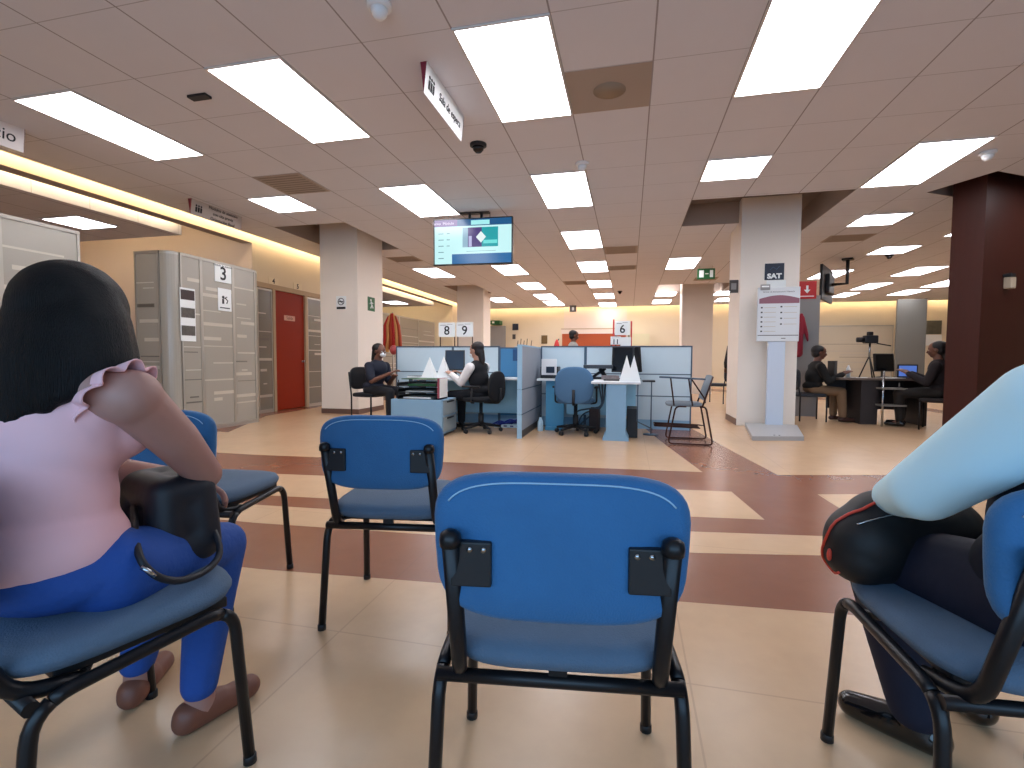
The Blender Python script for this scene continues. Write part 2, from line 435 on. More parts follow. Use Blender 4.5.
for k, (j0, j1) in enumerate([(0, 2), (4, 6), (8, 10), (12, 14), (16, 18), (19.7, 21.9), (22.6, 24.8)]):
    fixture(-4, j0, -3, j1, f'{NTH[k]} bright ceiling light of the row above the second blue chair and the television')
for k, (i0, j0, j1) in enumerate([(-7, 0, 2), (-7, 4, 5), (-7, 12, 14), (-6.7, 20.7, 22.7)]):
    fixture(i0, j0, i0+1, j1, ['long', 'small square', 'third', 'fourth and farthest'][k]+' ceiling light of the row beside the lit cove')
for k, (i0, j0, j1) in enumerate([(2, 0, 2), (2, 4, 5), (2, 12, 14), (2, 20.2, 21.6), (2, 23.2, 25)]):
    fixture(i0, j0, i0+1, j1, NTH[k]+' ceiling light of the row in line with the pale pillar with the kiosk')
fixture(5, 0, 6, 2, 'ceiling light out over the seated man in white sleeves')
fixture(5, 4, 6, 6, 'slanting bright ceiling light in front of the dark wood pillar')
fixture(5.9, 8, 6.9, 9, 'small ceiling light just beyond the opening of the kiosk pillar')
fixture(7.85, 11.6, 8.85, 12.7, 'small ceiling light second beyond the kiosk pillar')
fixture(8.78, 9.5, 9.78, 10.6, 'ceiling light half hidden by the dark wood pillar')
fixture(7.65, 15.4, 8.65, 17.3, 'ceiling light behind the side-on wall television')
fixture(10.5, 15.3, 11.5, 17.2, 'ceiling light left of the dark pillar, over the grey partition')
fixture(10.6, 19, 11.5, 21, 'low ceiling light far back above the seated man in khaki trousers')
fixture(10.75, 22, 11.5, 23.8, 'farthest ceiling light above the tripod camera')
fixture(13.1, 21.5, 14.1, 23.4, 'farthest ceiling light above the tall grey partition')
fixture(13.2, 18.6, 14.2, 20.7, 'far ceiling light touching the edge of the dark wood pillar')
fixture(4.8, 20.3, 5.6, 21.8, 'ceiling light far back just left of the kiosk pillar')
fixture(5.3, 23, 6.1, 24.6, 'farthest tiny ceiling light left of the kiosk pillar')
fixture((-8.1-GX)/T, (5.3-GY)/T, (-7.42-GX)/T, (5.88-GY)/T, 'ceiling light in the lowered bay above the long black hair', 2.96)
fixture((-8.2-GX)/T, (15.2-GY)/T, (-7.55-GX)/T, (16.1-GY)/T, 'ceiling light in the far lowered bay above the red streamers', 2.96)
fixture(8, 4, 9, 6, 'ceiling light hidden behind the top of the dark wood pillar')

# ------------------------------------------------------------------ air vents, stained tile, small ceiling devices
m_vent = mat('vent_brown', '#a8998c', .7); m_ventd = mat('vent_slot', '#8d7d70', .8)
def vent(i0, j0, i1, j1, label):
    x0, y0 = cell(i0, j0); x1, y1 = cell(i1, j1)
    t = thing('air_vent', label, 'vent', ((x0+x1)/2, (y0+y1)/2, HC-.008)); hx, hy = (x1-x0)/2-.01, (y1-y0)/2-.01
    b = MB(); b.box((-hx, -hy, .002), (hx, hy, .008), m_vent); b.build('panel', t)
    b = MB(); k = int(hy*2/.07)
    for i in range(k):
        y = -hy+.05+i*(2*hy-.1)/max(1, k-1); b.box((-hx+.04, y-.01, -.001), (hx-.04, y+.01, .003), m_ventd)
    b.build('slat', t)
vent(-6, 3, -5, 4, 'brown square air vent between the two near left ceiling lights')
vent(-7, 10, -6, 10.8, 'dim brown air vent just behind the first pale pillar')
vent(0, 10, 1, 11, 'air vent beside the third and fourth lights of the middle row')
vent(0, 13, 1, 13.8, 'smaller air vent farther along beside the middle row of lights')
vent(5.9, 9.9, 7, 10.7, 'brown air vent right of the kiosk pillar above the side-on television')
vent(-2, 16, -1, 17, 'air vent far back left of the middle row')
vent(3.3, 16.1, 4.2, 16.9, 'air vent far back near the middle pillar')
x0, y0 = cell(0, 1)
b = MB(); b.box((x0+.005, y0+.005, HC-.004), (x0+T-.005, y0+T-.005, HC-.001), m_vent)
mst = mat('water_stain', '#93826f', .9, var=.12, vs=5)
b.lathe([(.13, 0), (.13, .001)], (x0+.33, y0+.33, HC-.0055), mst, 20)
tag(b.build('stained_tile'), 'brown ceiling tile with a dark round stain beside the nearest middle light', 'tile')
def dome(x, y, label, dark=False, r=.075):
    t = thing('security_camera' if dark else 'smoke_detector', label, 'camera' if dark else 'detector', (x, y, HC))
    b = MB(); b.lathe([(r, 0), (r, -.02), (r*.8, -.03)], (0, 0, 0), m_blackp if dark else m_white); b.build('base', t)
    b = MB(); b.lathe([(r*.7, -.028), (r*.62, -.06), (r*.35, -.085), (.004, -.09)], (0, 0, 0), mat('smoke_dome', '#0c0b0c', .1) if dark else m_white); b.build('dome', t)
dome(-1.52, 4.87, 'black dome camera on the ceiling beyond the hanging waiting room sign', True, .085)
dome(-1.53, 2.86, 'round smoke detector at the top edge over the waiting room')
dome(-.54, 5.58, 'small white detector in front of the second light of the middle row')
dome(3.58, 6.21, 'white round detector next to the slanting light near the dark pillar')
dome(-.32, 15.9, 'tiny black dome camera far back beside the middle row', True)
dome(5.1, 11.6, 'small dark dome camera on the ceiling right of the side-on television', True)
b = MB(); b.box((-3.6, 3.45, HC-.02), (-3.42, 3.52, HC), m_blackp); tag(b.build('ceiling_clip'), 'small black bar fixed to the ceiling between the two near left lights', 'bracket')


# ------------------------------------------------------------------ waiting-room chairs
def make_chair(label, seatm):
    t = thing('waiting_chair', label, 'chair')
    b = MB(); b.pad(.46, .455, .055, seatm, (0, -.015, .442), e=4, crown=.012, edge=.024); b.build('seat', t)
    b = MB(); b.box((-.19, -.16, .392), (.19, .17, .417), m_blackp, bev=.004)
    b.tube([(-.2, -.12, .385), (.2, .12, .385)], .009, m_black, 8); b.tube([(.2, -.12, .385), (-.2, .12, .385)], .009, m_black, 8)
    b.build('seat_support', t)
    b = MB(); b.pad(.46, .262, .045, m_blue, (0, -.28, .674), e=4.0, crown=.008, taper=.07, up='y', bend=.22, edge=.018); k = b.build('backrest', t)
    b = MB()
    def pb(a, sc=.925):
        ca, sa = math.cos(a), math.sin(a); x = .23*math.copysign(abs(ca)**(2/3.6), ca)*sc; y = .1275*math.copysign(abs(sa)**(2/3.6), sa)*sc
        x *= 1-.07*(.5-y/.255); return (x, -.3050+.22*x*x, .674+y)
    b.tube([pb(PI*(.17+.66*i/24)) for i in range(25)], .0016, m_welt, 6); b.build('piping', k)
    for s in (-1, 1):
        foot_r, foot_f = V((.243*s, -.24, .004)), V((.238*s, .188, .004))
        path = rnd([foot_r, (.232*s, -.205, .385), (.228*s, .16, .408), foot_f], .065, 6)
        n = len(path)
        i1 = min(range(n), key=lambda i: (path[i]-V((.232*s, -.18, .387))).length); i2 = min(range(n), key=lambda i: (path[i]-V((.228*s, .13, .405))).length)
        b = MB(); b.tube(path[:i1+1], .0135, m_black, 12); l = b.build('leg', t)
        b = MB(); b.lathe([(.0155, 0), (.0155, .018), (.0135, .022)], (foot_r.x, foot_r.y, 0), m_blackp, 12); b.build('foot_cap', l)
        b = MB(); b.tube(path[i2:], .0135, m_black, 12); l = b.build('leg', t)
        b = MB(); b.lathe([(.0155, 0), (.0155, .018), (.0135, .022)], (foot_f.x, foot_f.y, 0), m_blackp, 12); b.build('foot_cap', l)
        b = MB(); b.tube(path[i1:i2+1], .0135, m_black, 12); b.build('seat_rail', t)
        b = MB(); b.tube(rnd([(.212*s, -.12, .385), (.186*s, -.225, .40), (.184*s, -.322, .695)], .05, 5), .0155, m_black, 12, flat=(1, 0, 0))
        b.lathe([(.018, -.012), (.019, 0), (.017, .01), (.008, .016)], (.184*s, -.322, .697), m_black, 12)
        p = b.build('back_post', t)
        b = MB(); b.box((.115 if s > 0 else -.185, -.316, .612), (.185 if s > 0 else -.115, -.299, .69), m_blackp, bev=.003)
        for xx in (.128, .152): b.lathe([(.005, 0), (.005, .003)], (xx*s, -.316, .678), m_chrome, 8, axis=(0, -1, 0))
        b.build('back_bracket', p)
    b = MB(); b.tube([(-.235, -.205, .383), (.235, -.205, .383)], .0135, m_black, 12); b.box((-.018, -.21, .383), (.018, -.195, .42), m_black); b.build('cross_bar', t)
    return t
chair = make_chair('blue waiting chair standing alone in the foreground, its back nearest the viewer', m_blueseat)
chair.location = (-.151, 1.119, 0); chair.rotation_euler = (0, 0, math.radians(7.7)); chair['group'] = 'blue waiting chairs'
G = 'blue waiting chairs'
def cpos(c, x, y, d): c.location = (x, y, 0); c.rotation_euler = (0, 0, math.radians(d))
dup(chair, (-.886, 1.842, 0), math.radians(8.4), 'empty blue chair in the row ahead, facing the staffed desks', G)
dup(chair, (-1.779, 1.793, 0), math.radians(6.6), 'empty blue chair showing its grey seat beside the woman in pink', G)
dup(chair, (-1.18, .88, 0), math.radians(-16), 'blue chair the woman in the pink blouse is sitting on', G)
dup(chair, (.779, 1.25, 0), math.radians(5), 'blue chair under the man in the white sleeved shirt', G)

# ------------------------------------------------------------------ people
def remesh(name, bm_, m, parent, vox, smooth=6, off=(0, 0, 0)):
    me = bpy.data.meshes.new('tmp'); bm_.to_mesh(me); bm_.free()
    o = bpy.data.objects.new('tmp', me); COL.objects.link(o)
    r = o.modifiers.new('r', 'REMESH'); r.mode = 'VOXEL'; r.voxel_size = vox; r.use_smooth_shade = True
    if smooth: s = o.modifiers.new('s', 'SMOOTH'); s.factor = .5; s.iterations = smooth
    bpy.context.view_layer.update()
    m2 = bpy.data.meshes.new_from_object(o.evaluated_get(bpy.context.evaluated_depsgraph_get()))
    bpy.data.objects.remove(o); m2.name = name; m2.materials.clear(); m2.materials.append(m)
    m2.transform(Matrix.Translation(-V(off)))
    for p in m2.polygons: p.use_smooth = True
    q = bpy.data.objects.new(name, m2); COL.objects.link(q)
    if parent: q.parent = parent
    return q
from mathutils.bvhtree import BVHTree
def snap(o, pts, lift=.002):
    """lay points on the surface of a part"""
    bv = BVHTree.FromPolygons([v.co.copy() for v in o.data.vertices], [list(p.vertices) for p in o.data.polygons]); out = []
    for p in pts:
        h = bv.find_nearest(V(p)); out.append(h[0]+h[1]*lift)
    return out
def dense(pts, n=6):
    pts = [V(p) for p in pts]; return [a.lerp(c, i/n) for a, c in zip(pts, pts[1:]) for i in range(n)]+[pts[-1]]
class Org:
    """union of tapered capsules and ellipsoids, fused into one skin"""
    def __init__(s): s.mb = MB()
    def cap(s, a, b_, ra, rb=None, n=5):
        a, b_ = V(a), V(b_); rb = ra if rb is None else rb
        for i in range(n+1):
            pass
        s.mb.tube([a, b_], [ra, rb], m_black, 18); s.mb.ell(a, ra, m_black, sub=3); s.mb.ell(b_, rb, m_black, sub=3); return s
    def chain(s, pts, rs):
        for i in range(len(pts)-1): s.cap(pts[i], pts[i+1], rs[i], rs[i+1])
        return s
    def ell(s, c, r, rot=None): s.mb.ell(c, r, m_black, rot, 3); return s
    def out(s, name, m, parent, vox=.008, smooth=5, off=(0, 0, 0)): return remesh(name, s.mb.bm, m, parent, vox, smooth, off)
def basis(f, up=(0, 0, 1)):
    f = V(f).normalized(); r = f.cross(V(up)).normalized(); u = r.cross(f); return r, f, u
def rotm(f, up=(0, 0, 1)):
    r, f, u = basis(f, up); return Matrix((r, f, u)).transposed()
def add_head(O, c, f, s=1.0):
    """head with jaw, nose, brow, ears; c = centre of the skull, f = face direction"""
    R = rotm(f); r, f, u = R.col[0], R.col[1], R.col[2]; P = lambda x, y, z: V(c)+(r*x+f*y+u*z)*s
    O.ell(P(0, 0, .02), (.074*s, .092*s, .09*s), R); O.ell(P(0, .022, -.045), (.056*s, .066*s, .068*s), R)
    O.ell(P(0, .062, -.088), (.026*s, .022*s, .02*s), R)
    O.cap(P(0, .088, .005), P(0, .106, -.03), .009*s, .014*s); O.ell(P(0, .088, -.058), (.026*s, .012*s, .012*s), R)
    for k in (-1, 1):
        O.ell(P(.074*k, -.005, -.015), (.010*s, .02*s, .032*s), R); O.ell(P(.034*k, .07, -.025), (.024*s, .02*s, .022*s), R)
        O.cap(P(.014*k, .086, .022), P(.045*k, .074, .022), .008*s)
    return P
def add_hand(O, w, d, n, side, curl=.5, s=1.0):
    """w wrist, d pointing direction, n palm normal, side +1 when the thumb leaves towards d x n"""
    d = V(d).normalized(); n = (V(n)-d*V(n).dot(d)).normalized(); t = d.cross(n)*side; w = V(w)
    for k in (-.026, -.009, .009, .026): O.cap(w+t*k*.7*s, w+d*.085*s+t*k*s, .0135*s, .011*s)
    for k, L in ((.029, .068), (.010, .078), (-.010, .073), (-.028, .058)):
        p = w+d*.088*s+t*k*s; a = curl*.5; rr = [.0092, .0085, .0078, .0068]; q = [p]
        for i, f in enumerate((.45, .32, .25)):
            dd = d*math.cos(a)+n*math.sin(a); p = p+dd*L*f*s; q.append(p); a += curl*.8
        O.chain(q, [x*s for x in rr])
    p0 = w+d*.025*s+t*.026*s; p1 = p0+(d*.6+t*.8).normalized()*.036*s; p2 = p1+(d*.85+t*.35+n*.4).normalized()*.032*s; p3 = p2+(d+n*.5).normalized()*.024*s
    O.chain([p0, p1, p2, p3], [.013*s, .0115*s, .010*s, .008*s])
def eyes(P, R, s, t, off):
    for k in (-1, 1):
        b = MB(); b.ell(P(.032*k, .083, .0), (.0125*s, .007*s, .0075*s), mat('eye_white', '#d8d4d0', .3), R, 2); b.ell(P(.032*k, .0895, .0), (.0055*s, .003*s, .0058*s), mat('iris', '#1c100c', .2), R, 2); b.build('eye', t, off)

sk_w = mat('skin_woman', '#a87c70', .5, var=.04, vs=12); sk_m = mat('skin_man', '#8a5d4b', .5, var=.04, vs=12); sk_d = mat('skin_dark', '#6e4636', .5); sk_l = mat('skin_light', '#b98a74', .5)
hair_m = mat('black_hair', '#040305', .5, bump=.7, bs=60, stretch=(9, 9, .6), spec=.22)
hair_s = mat('dark_hair', '#0d0a0b', .55)
m_pink = mat('pink_cloth', '#f0bcc0', .85, var=.05, vs=5, bump=.2, bs=8); m_jean = mat('blue_denim', '#1c4a98', .8, var=.16, vs=9, bump=.25, bs=60)
m_tan = mat('tan_shoe', '#7a4a3a', .5); m_bag = mat('black_bag', '#11131c', .55, bump=.2, bs=9)

# woman in pink, seated on the left
wo = V((-1.16, .80, 0))
W = thing('person', 'seated woman with long black hair in pink sleeveless blouse and jeans', 'person', wo)
O = Org(); H = V((-1.205, .86, 1.075)); fd = V((-.05, 1, -.22))
P = add_head(O, H, fd, 1.0); R = rotm(fd)
O.cap((-1.2, .84, 1.0), (-1.2, .82, .92), .052, .06)
shR, shL = V((-1.045, .84, .915)), V((-1.375, .83, .915)); el = V((-1.075, 1.055, .70)); hn = V((-1.175, 1.13, .625))
O.cap((-1.2, .82, .9), (-1.2, .80, .72), .085, .08).cap((-1.19, .80, .6), (-1.23, .8, .6), .08)
O.cap((-1.1, .82, .93), shR, .055, .062).chain([shR, (shR+el)/2+V((.012, 0, 0)), el], [.058, .051, .041]).chain([el, (el+hn)/2, hn], [.04, .035, .027])
elL = V((-1.44, 1.03, .70)); hl = V((-1.3, 1.19, .64))
O.cap((-1.3, .82, .93), shL, .055, .062).chain([shL, elL, hl], [.063, .044, .03])
add_hand(O, hn, (-.35, .45, -.55), (-.6, -.3, -.4), -1, .7); add_hand(O, hl, (.5, .5, -.3), (0, -.3, -1), 1, .6)
hipR, knR, anR = V((-1.09, .83, .535)), V((-1.155, 1.19, .455)), V((-1.125, 1.07, .085)); hipL, knL, anL = V((-1.27, .83, .535)), V((-1.35, 1.21, .46)), V((-1.385, 1.11, .085))
for h_, k_, a_ in ((hipR, knR, anR), (hipL, knL, anL)):
    O.chain([h_, k_], [.07, .05]).chain([k_, a_], [.05, .036])
tR, tL = V((-1.085, 1.20, .03)), V((-1.44, 1.235, .03))
for a_, t_ in ((anR, tR), (anL, tL)): O.chain([a_, a_+V((0, 0, -.045)), t_], [.036, .036, .026])
O.out('body', sk_w, W, .0058, 4, wo); eyes(P, R, 1.0, W, wo)
# blouse
O = Org()
O.ell((-1.215, .815, .83), (.145, .115, .135)).ell((-1.225, .79, .70), (.145, .12, .15)).ell((-1.215, .78, .60), (.17, .14, .11))
O.cap((-1.115, .835, .905), (-1.29, .835, .91), .068).ell((-1.2, .88, .84), (.14, .1, .09))
bl = O.out('blouse', m_pink, W, .009, 8, wo)
def ruffle(path, wd, amp, nw, m, name, parent, off):
    """gathered strip along a path; wd = width vector at each point"""
    b = MB(); k = len(path); rows = []
    n = 90
    for i in range(n+1):
        f = i/n*(k-1); j = min(int(f), k-2); t = f-j; p = V(path[j]).lerp(V(path[j+1]), t); d = V(wd[j]).lerp(V(wd[j+1]), t)
        tan = (V(path[j+1])-V(path[j])).normalized(); nn = tan.cross(d).normalized(); row = []
        for q in range(5):
            u = q/4; row.append(b.bm.verts.new(p+d*u+nn*amp*u*math.sin(i/n*nw*2*PI)+tan*amp*.5*u*math.cos(i/n*nw*2*PI)))
        rows.append(row)
    fs = [b.bm.faces.new((a[q], a[q+1], c[q+1], c[q])) for a, c in zip(rows, rows[1:]) for q in range(4)]
    b._set(fs, m, True); o = b.build(name, parent, off)
    s = o.modifiers.new('s', 'SOLIDIFY'); s.thickness = .003
    return o
rc = V((-1.125, .84, .905)); ra = [(rc+V((.012*math.sin(a), .068*math.cos(a), .070*math.sin(a))), V((.088, .022*math.cos(a), .012*math.sin(a)+.004))) for a in [math.radians(d) for d in (232, 205, 175, 145, 115, 85, 55, 25, -5, -25)]]
ruffle([p for p, q in ra], [q*(.25, .45, .8, 1, 1, 1, .9, .7, .5, .3)[k] for k, (p, q) in enumerate(ra)], .010, 7, m_pink, 'ruffle_sleeve', bl, wo)
ruffle([(-1.30, .75, .82), (-1.31, .78, .93), (-1.34, .83, .975), (-1.33, .9, .95), (-1.3, .945, .85)],
       [(-.035, -.03, 0), (-.05, -.03, .02), (-.055, 0, .02), (-.05, .02, 0), (-.03, .03, 0)], .012, 6, m_pink, 'ruffle_sleeve', bl, wo)
O = Org()
O.ell((-1.20, .80, .545), (.178, .15, .085))
O.chain([hipR, (hipR+knR)/2+V((0, 0, .0)), knR], [.092, .082, .064]).chain([knR, (knR+anR)/2+V((0, -.015, 0)), anR+V((0, 0, .03))], [.064, .06, .046])
O.chain([hipL, (hipL+knL)/2, knL], [.092, .082, .064]).chain([knL, (knL+anL)/2+V((0, -.015, 0)), anL+V((0, 0, .03))], [.064, .06, .046])
O.out('jeans', m_jean, W, .009, 5, wo)
for a_, t_ in ((anR, tR), (anL, tL)):
    O = Org(); d = (t_-a_); d.z = 0; d.normalize()
    O.cap(a_-d*.035+V((0, 0, -.05)), t_+V((0, 0, .0)), .036, .033).cap(a_-d*.03+V((0, 0, -.04)), a_+d*.05+V((0, 0, -.045)), .038, .036)
    O.out('shoe', m_tan, W, .008, 4, wo)
O = Org(); R = rotm(fd)
O.ell(H+V((0, -.018, .03)), (.098, .112, .112), R).ell(H+V((0, -.045, -.05)), (.108, .085, .13)).ell(H+V((-.01, -.07, -.12)), (.125, .06, .09))
for i in range(30):
    a = -2.6+5.2*i/29; x, y = math.sin(a)*.098, -math.cos(a)*.085-.025
    if abs(a) > 2.0: x *= .95
    r_ = .03; L = .225+random.uniform(-.01, .01)-max(0, x/.098)*.09-(.03 if a < -1.9 else 0)
    O.chain([H+V((x*.6, y*.6, .075)), H+V((x*.95, y*.95, .0)), H+V((x*1.12, y*1.12, -.08)), H+V((x*1.2+random.uniform(-.008, .008), y*1.15-.01, -L))], [.03, r_, r_, .016])
O.out('hair', hair_m, W, .0065, 7, wo)

# her bag
def bagobj(name, label, c, r, rz, m, strap, vox=.008, extra=None):
    t = thing(name, label, 'bag', c, 0)
    O = Org(); R = Matrix.Rotation(rz, 3, 'Z')
    for sx in (-1, 1):
        for sy in (-1, 1):
            O.ell(R @ V((sx*r[0]*.5, sy*r[1]*.35, -r[2]*.25)), (r[0]*.52, r[1]*.7, r[2]*.7), R)
    O.ell(R @ V((0, 0, r[2]*.25)), (r[0]*.75, r[1]*.75, r[2]*.72), R)
    O.out('bag_body', m, t, vox, 6)
    for p in strap: 
        b = MB(); b.tube(rnd(p, .05, 5), .009, m, 8, flat=(0, 1, 0)); b.build('strap', t)
    return t
bg = thing('handbag', 'black soft handbag on the lap of the woman in pink', 'bag', (-1.155, 1.02, .605), 0)
O = Org(); R = Matrix.Rotation(-.35, 3, 'Z')
for z_, k_ in ((-.075, 1), (.06, .85)):
    q_ = [R @ V((sx*.085*k_, sy*.04*k_, z_)) for sx, sy in ((-1, -1), (1, -1), (1, 1), (-1, 1))]
    for a_, c_ in zip(q_, q_[1:]+q_[:1]): O.cap(a_, c_, .045)
O.ell((0, 0, -.01), (.12, .075, .11), R)
for sx in (-1, 1):
    for sy in (-1, 1): O.cap(R @ V((sx*.085, sy*.04, -.075)), R @ V((sx*.072, sy*.034, .06)), .045)
O.out('bag_body', m_bag, bg, .008, 6)
b = MB(); b.tube(rnd([(-.02, -.075, .03), (.10, -.17, .0), (.165, -.215, -.03), (.18, -.19, -.075), (.185, -.14, -.105), (.185, -.07, -.112), (.175, -.01, -.09), (.11, .02, -.03)], .04, 4), .008, m_bag, 8); b.build('strap', bg)
b = MB(); b.tube([(.172, -.218, -.04), (.184, -.212, -.05), (.186, -.2, -.065)], .005, m_chrome, 6); b.build('buckle', bg)

# man in white sleeves, seated on the right
mo = V((.86, 1.12, 0))
m_shirt = mat('white_shirt', '#d0f4ff', .8, bump=.25, bs=7); m_vest = mat('navy_vest', '#070c20', .8, bump=.2, bs=8); m_trn = mat('navy_trousers', '#0a0f28', .8, bump=.2, bs=12); m_shoeb = mat('black_leather', '#0b0b0d', .15, coat=.5)
M_ = thing('person', 'seated man in white sleeved shirt, dark vest and navy trousers', 'person', mo)
O = Org(); H = V((.88, 1.13, 1.165)); fd = V((-.25, 1, -.1)); P = add_head(O, H, fd, 1.02); R = rotm(fd)
O.cap(H+V((0, -.01, -.07)), (.88, 1.08, .98), .056, .065)
sL, eL, wL = V((.705, 1.03, .925)), V((.60, 1.185, .735)), V((.628, 1.375, .668))
sR, eR, wR = V((1.06, 1.12, .925)), V((1.10, 1.33, .72)), V((.9, 1.45, .68))
O.cap((.88, 1.08, .93), (.86, 1.09, .7), .09, .11).cap((.80, 1.12, .56), (.92, 1.14, .56), .10)
for a_, e_, w_ in ((sL, eL, wL), (sR, eR, wR)): O.chain([a_, e_], [.055, .043]).chain([e_, w_], [.042, .028])
add_hand(O, wL, (-.02, .8, -.35), (.1, -.3, -1), 1, .6); add_hand(O, wR, (-.8, .4, -.3), (0, -.3, -1), -1, .6)
hL, kL, aL = V((.76, 1.14, .54)), V((.64, 1.49, .50)), V((.742, 1.45, .10)); hR, kR, aR = V((.95, 1.18, .54)), V((.86, 1.60, .50)), V((.95, 1.62, .10))
tL, tR = V((.655, 1.515, .035)), V((.9, 1.78, .035))
for h_, k_, a_, t_ in ((hL, kL, aL, tL), (hR, kR, aR, tR)): O.chain([h_, k_], [.075, .055]).chain([k_, a_], [.052, .038]).chain([a_, a_+V((0, 0, -.05)), t_], [.038, .036, .028])
O.out('body', sk_m, M_, .0058, 4, mo); eyes(P, R, 1.02, M_, mo)
O = Org()
for a_, e_, w_ in ((sL, eL, wL), (sR, eR, wR)):
    O.cap((.88, 1.085, .93), a_, .085, .083); w2 = w_+(e_-w_).normalized()*.03
    O.chain([a_, (a_+e_)/2, e_], [.083, .074, .064]).chain([e_, w2], [.063, .046])
O.cap((.88, 1.08, .97), (.88, 1.08, .94), .075, .09)
sh = O.out('shirt', m_shirt, M_, .009, 6, mo)
O = Org()
O.ell((.88, 1.085, .86), (.195, .135, .165)).ell((.87, 1.10, .70), (.195, .15, .16)).ell((.87, 1.12, .6), (.205, .165, .11)).cap((.79, 1.06, .94), (.97, 1.11, .94), .066)
O.out('vest', m_vest, M_, .009, 6, mo)
O = Org(); O.ell((.86, 1.14, .555), (.20, .16, .085))
for h_, k_, a_ in ((hL, kL, aL), (hR, kR, aR)): O.chain([h_, (h_+k_)/2, k_], [.098, .088, .072]).chain([k_, (k_+a_)/2, a_+V((0, 0, .01))], [.07, .068, .066])
O.out('trousers', m_trn, M_, .009, 5, mo)
for a_, t_ in ((aL, tL), (aR, tR)):
    d = (t_-a_); d.z = 0; d.normalize(); O = Org()
    O.cap(a_-d*.035+V((0, 0, -.058)), a_+d*.06+V((0, 0, -.058)), .042, .043).cap(a_+d*.06+V((0, 0, -.058)), t_+d*.035, .043, .034).cap(a_+V((0, 0, -.0)), a_+V((0, 0, -.045)), .048)
    O.out('shoe', m_shoeb, M_, .007, 4, mo)
O = Org(); O.ell(H+V((0, -.02, .035)), (.083, .1, .085), R).ell(H+V((0, -.05, -.02)), (.078, .06, .07)); O.out('hair', hair_s, M_, .008, 4, mo)
# his backpack
m_pack = mat('black_backpack', '#0b0b0f', .6, bump=.2, bs=9)
pk = thing('backpack', 'black backpack with red piping on the lap of the man in white sleeves', 'bag', (.645, 1.395, .575), 0)
O = Org(); R = Matrix.Rotation(.35, 3, 'Z')
for c_, r_ in (((-.05, 0, -.02), (.115, .1, .1)), ((.07, 0, 0), (.16, .11, .11)), ((0, .0, .03), (.12, .09, .08)), ((-.09, 0, -.05), (.075, .085, .07))): O.ell(R @ V(c_), r_, R)
pkb = O.out('bag_body', m_pack, pk, .008, 6)
m_pip = mat('red_piping', '#d2402a', .5)
def pkp(x, y, z): return R @ V((x, y, z))
b = MB(); b.tube(snap(pkb, dense([(-.003, -.06, .108), (-.05, -.05, .092), (-.095, -.045, .043), (-.132, -.03, -.02), (-.15, -.01, -.07), (-.155, .0, -.1), (-.146, -.025, -.118), (-.13, -.06, -.08)])), .0035, m_pip, 6); b.build('piping', pk)
b = MB(); q_ = snap(pkb, [(-.15, -.05, -.05)])[0]; b.ell(q_, (.006, .006, .016), m_pip, sub=2); b.build('trim', pk)
b = MB(); b.tube(snap(pkb, dense([(-.117, -.088, .045), (-.081, -.092, .064), (-.04, -.094, .075)])), .0022, m_chrome, 6); b.build('zipper', pk)
b = MB(); b.tube(rnd([pkp(.02, -.02, .09), pkp(0, -.02, .14), pkp(-.06, -.02, .13), pkp(-.07, -.02, .07)], .02), .007, m_pip, 8); b.build('carry_handle', pk)

# ------------------------------------------------------------------ frosted glass rooms on the left
def glass_panel(b, p0, p1, z0, z1, seed, m=None, frame=True):
    """one upright glass sheet from p0 to p1 (x, y) with the horizontal film lines of the photo"""
    rr = random.Random(seed); p0, p1 = V(p0), V(p1); d = (p1-p0); L = d.length; d = d/L; n = V((d.y, -d.x))
    def slab(u0, u1, a, c, th, o, mm):
        q = [p0+d*u0+n*o, p0+d*u1+n*o, p0+d*u1+n*(o+th), p0+d*u0+n*(o+th)]
        b.prism([(x.x, x.y, a) for x in q], (0, 0, c-a), mm)
    slab(0, L, z0, z1, .012, -.006, m or m_glass)
    z = z0+.2
    while z < z1-.45:
        z += rr.choice((.07, .09, .13, .2, .24)); h = rr.choice((.012, .02, .045)); u = rr.choice((0, 0, .12, .3))*L; v = L*rr.choice((1, 1, .8, .6))
        if v-u > .1*L and z < z1-.3: slab(u+.01, v-.01, z, z+h, .0015, .0065, rr.choice((m_film, m_film, m_film, m_filmd)))
    if frame:
        slab(0, .022, z0, z1, .03, -.015, m_alu); slab(L-.022, L, z0, z1, .03, -.015, m_alu)
        slab(0, L, z1-.035, z1, .034, -.017, m_alu); slab(0, L, z0, z0+.06, .034, -.017, m_alu)
booth = thing('glass_room', 'frosted glass room numbered 3 with small dark photo posters', 'glass room', (-5.9, 6.0, 0))
bo = V((-5.9, 6.0, 0))
for k, (p, q) in enumerate([((-5.72, 5.62), (-5.72, 6.18)), ((-5.72, 5.30), (-5.72, 5.62)), ((-5.72, 6.18), (-5.72, 6.62)), ((-6.26, 5.15), (-5.87, 5.15))]):
    b = MB(); glass_panel(b, p[::1] if p[0] == q[0] else p, q, .0, 2.38, 11+k); b.build('glass_panel', booth, bo)
b = MB()
for (c, a0, a1) in (((-5.87, 5.30), -PI/2, 0), ((-5.87, 6.62), 0, PI/2)):
    P = [(c[0]+.15*math.cos(a0+(a1-a0)*i/8), c[1]+.15*math.sin(a0+(a1-a0)*i/8)) for i in range(9)]
    for a, c_ in zip(P, P[1:]):
        for z0, z1, mm in ((0, 2.345, m_glass), (2.345, 2.38, m_alu)): b.quad([(a[0], a[1], z0), (c_[0], c_[1], z0), (c_[0], c_[1], z1), (a[0], a[1], z1)], mm)
b.build('curved_corner', booth, bo)
b = MB(); glass_panel(b, (-5.87, 6.77), (-6.58, 6.77), 0, 2.38, 31); b.build('glass_panel', booth, bo)
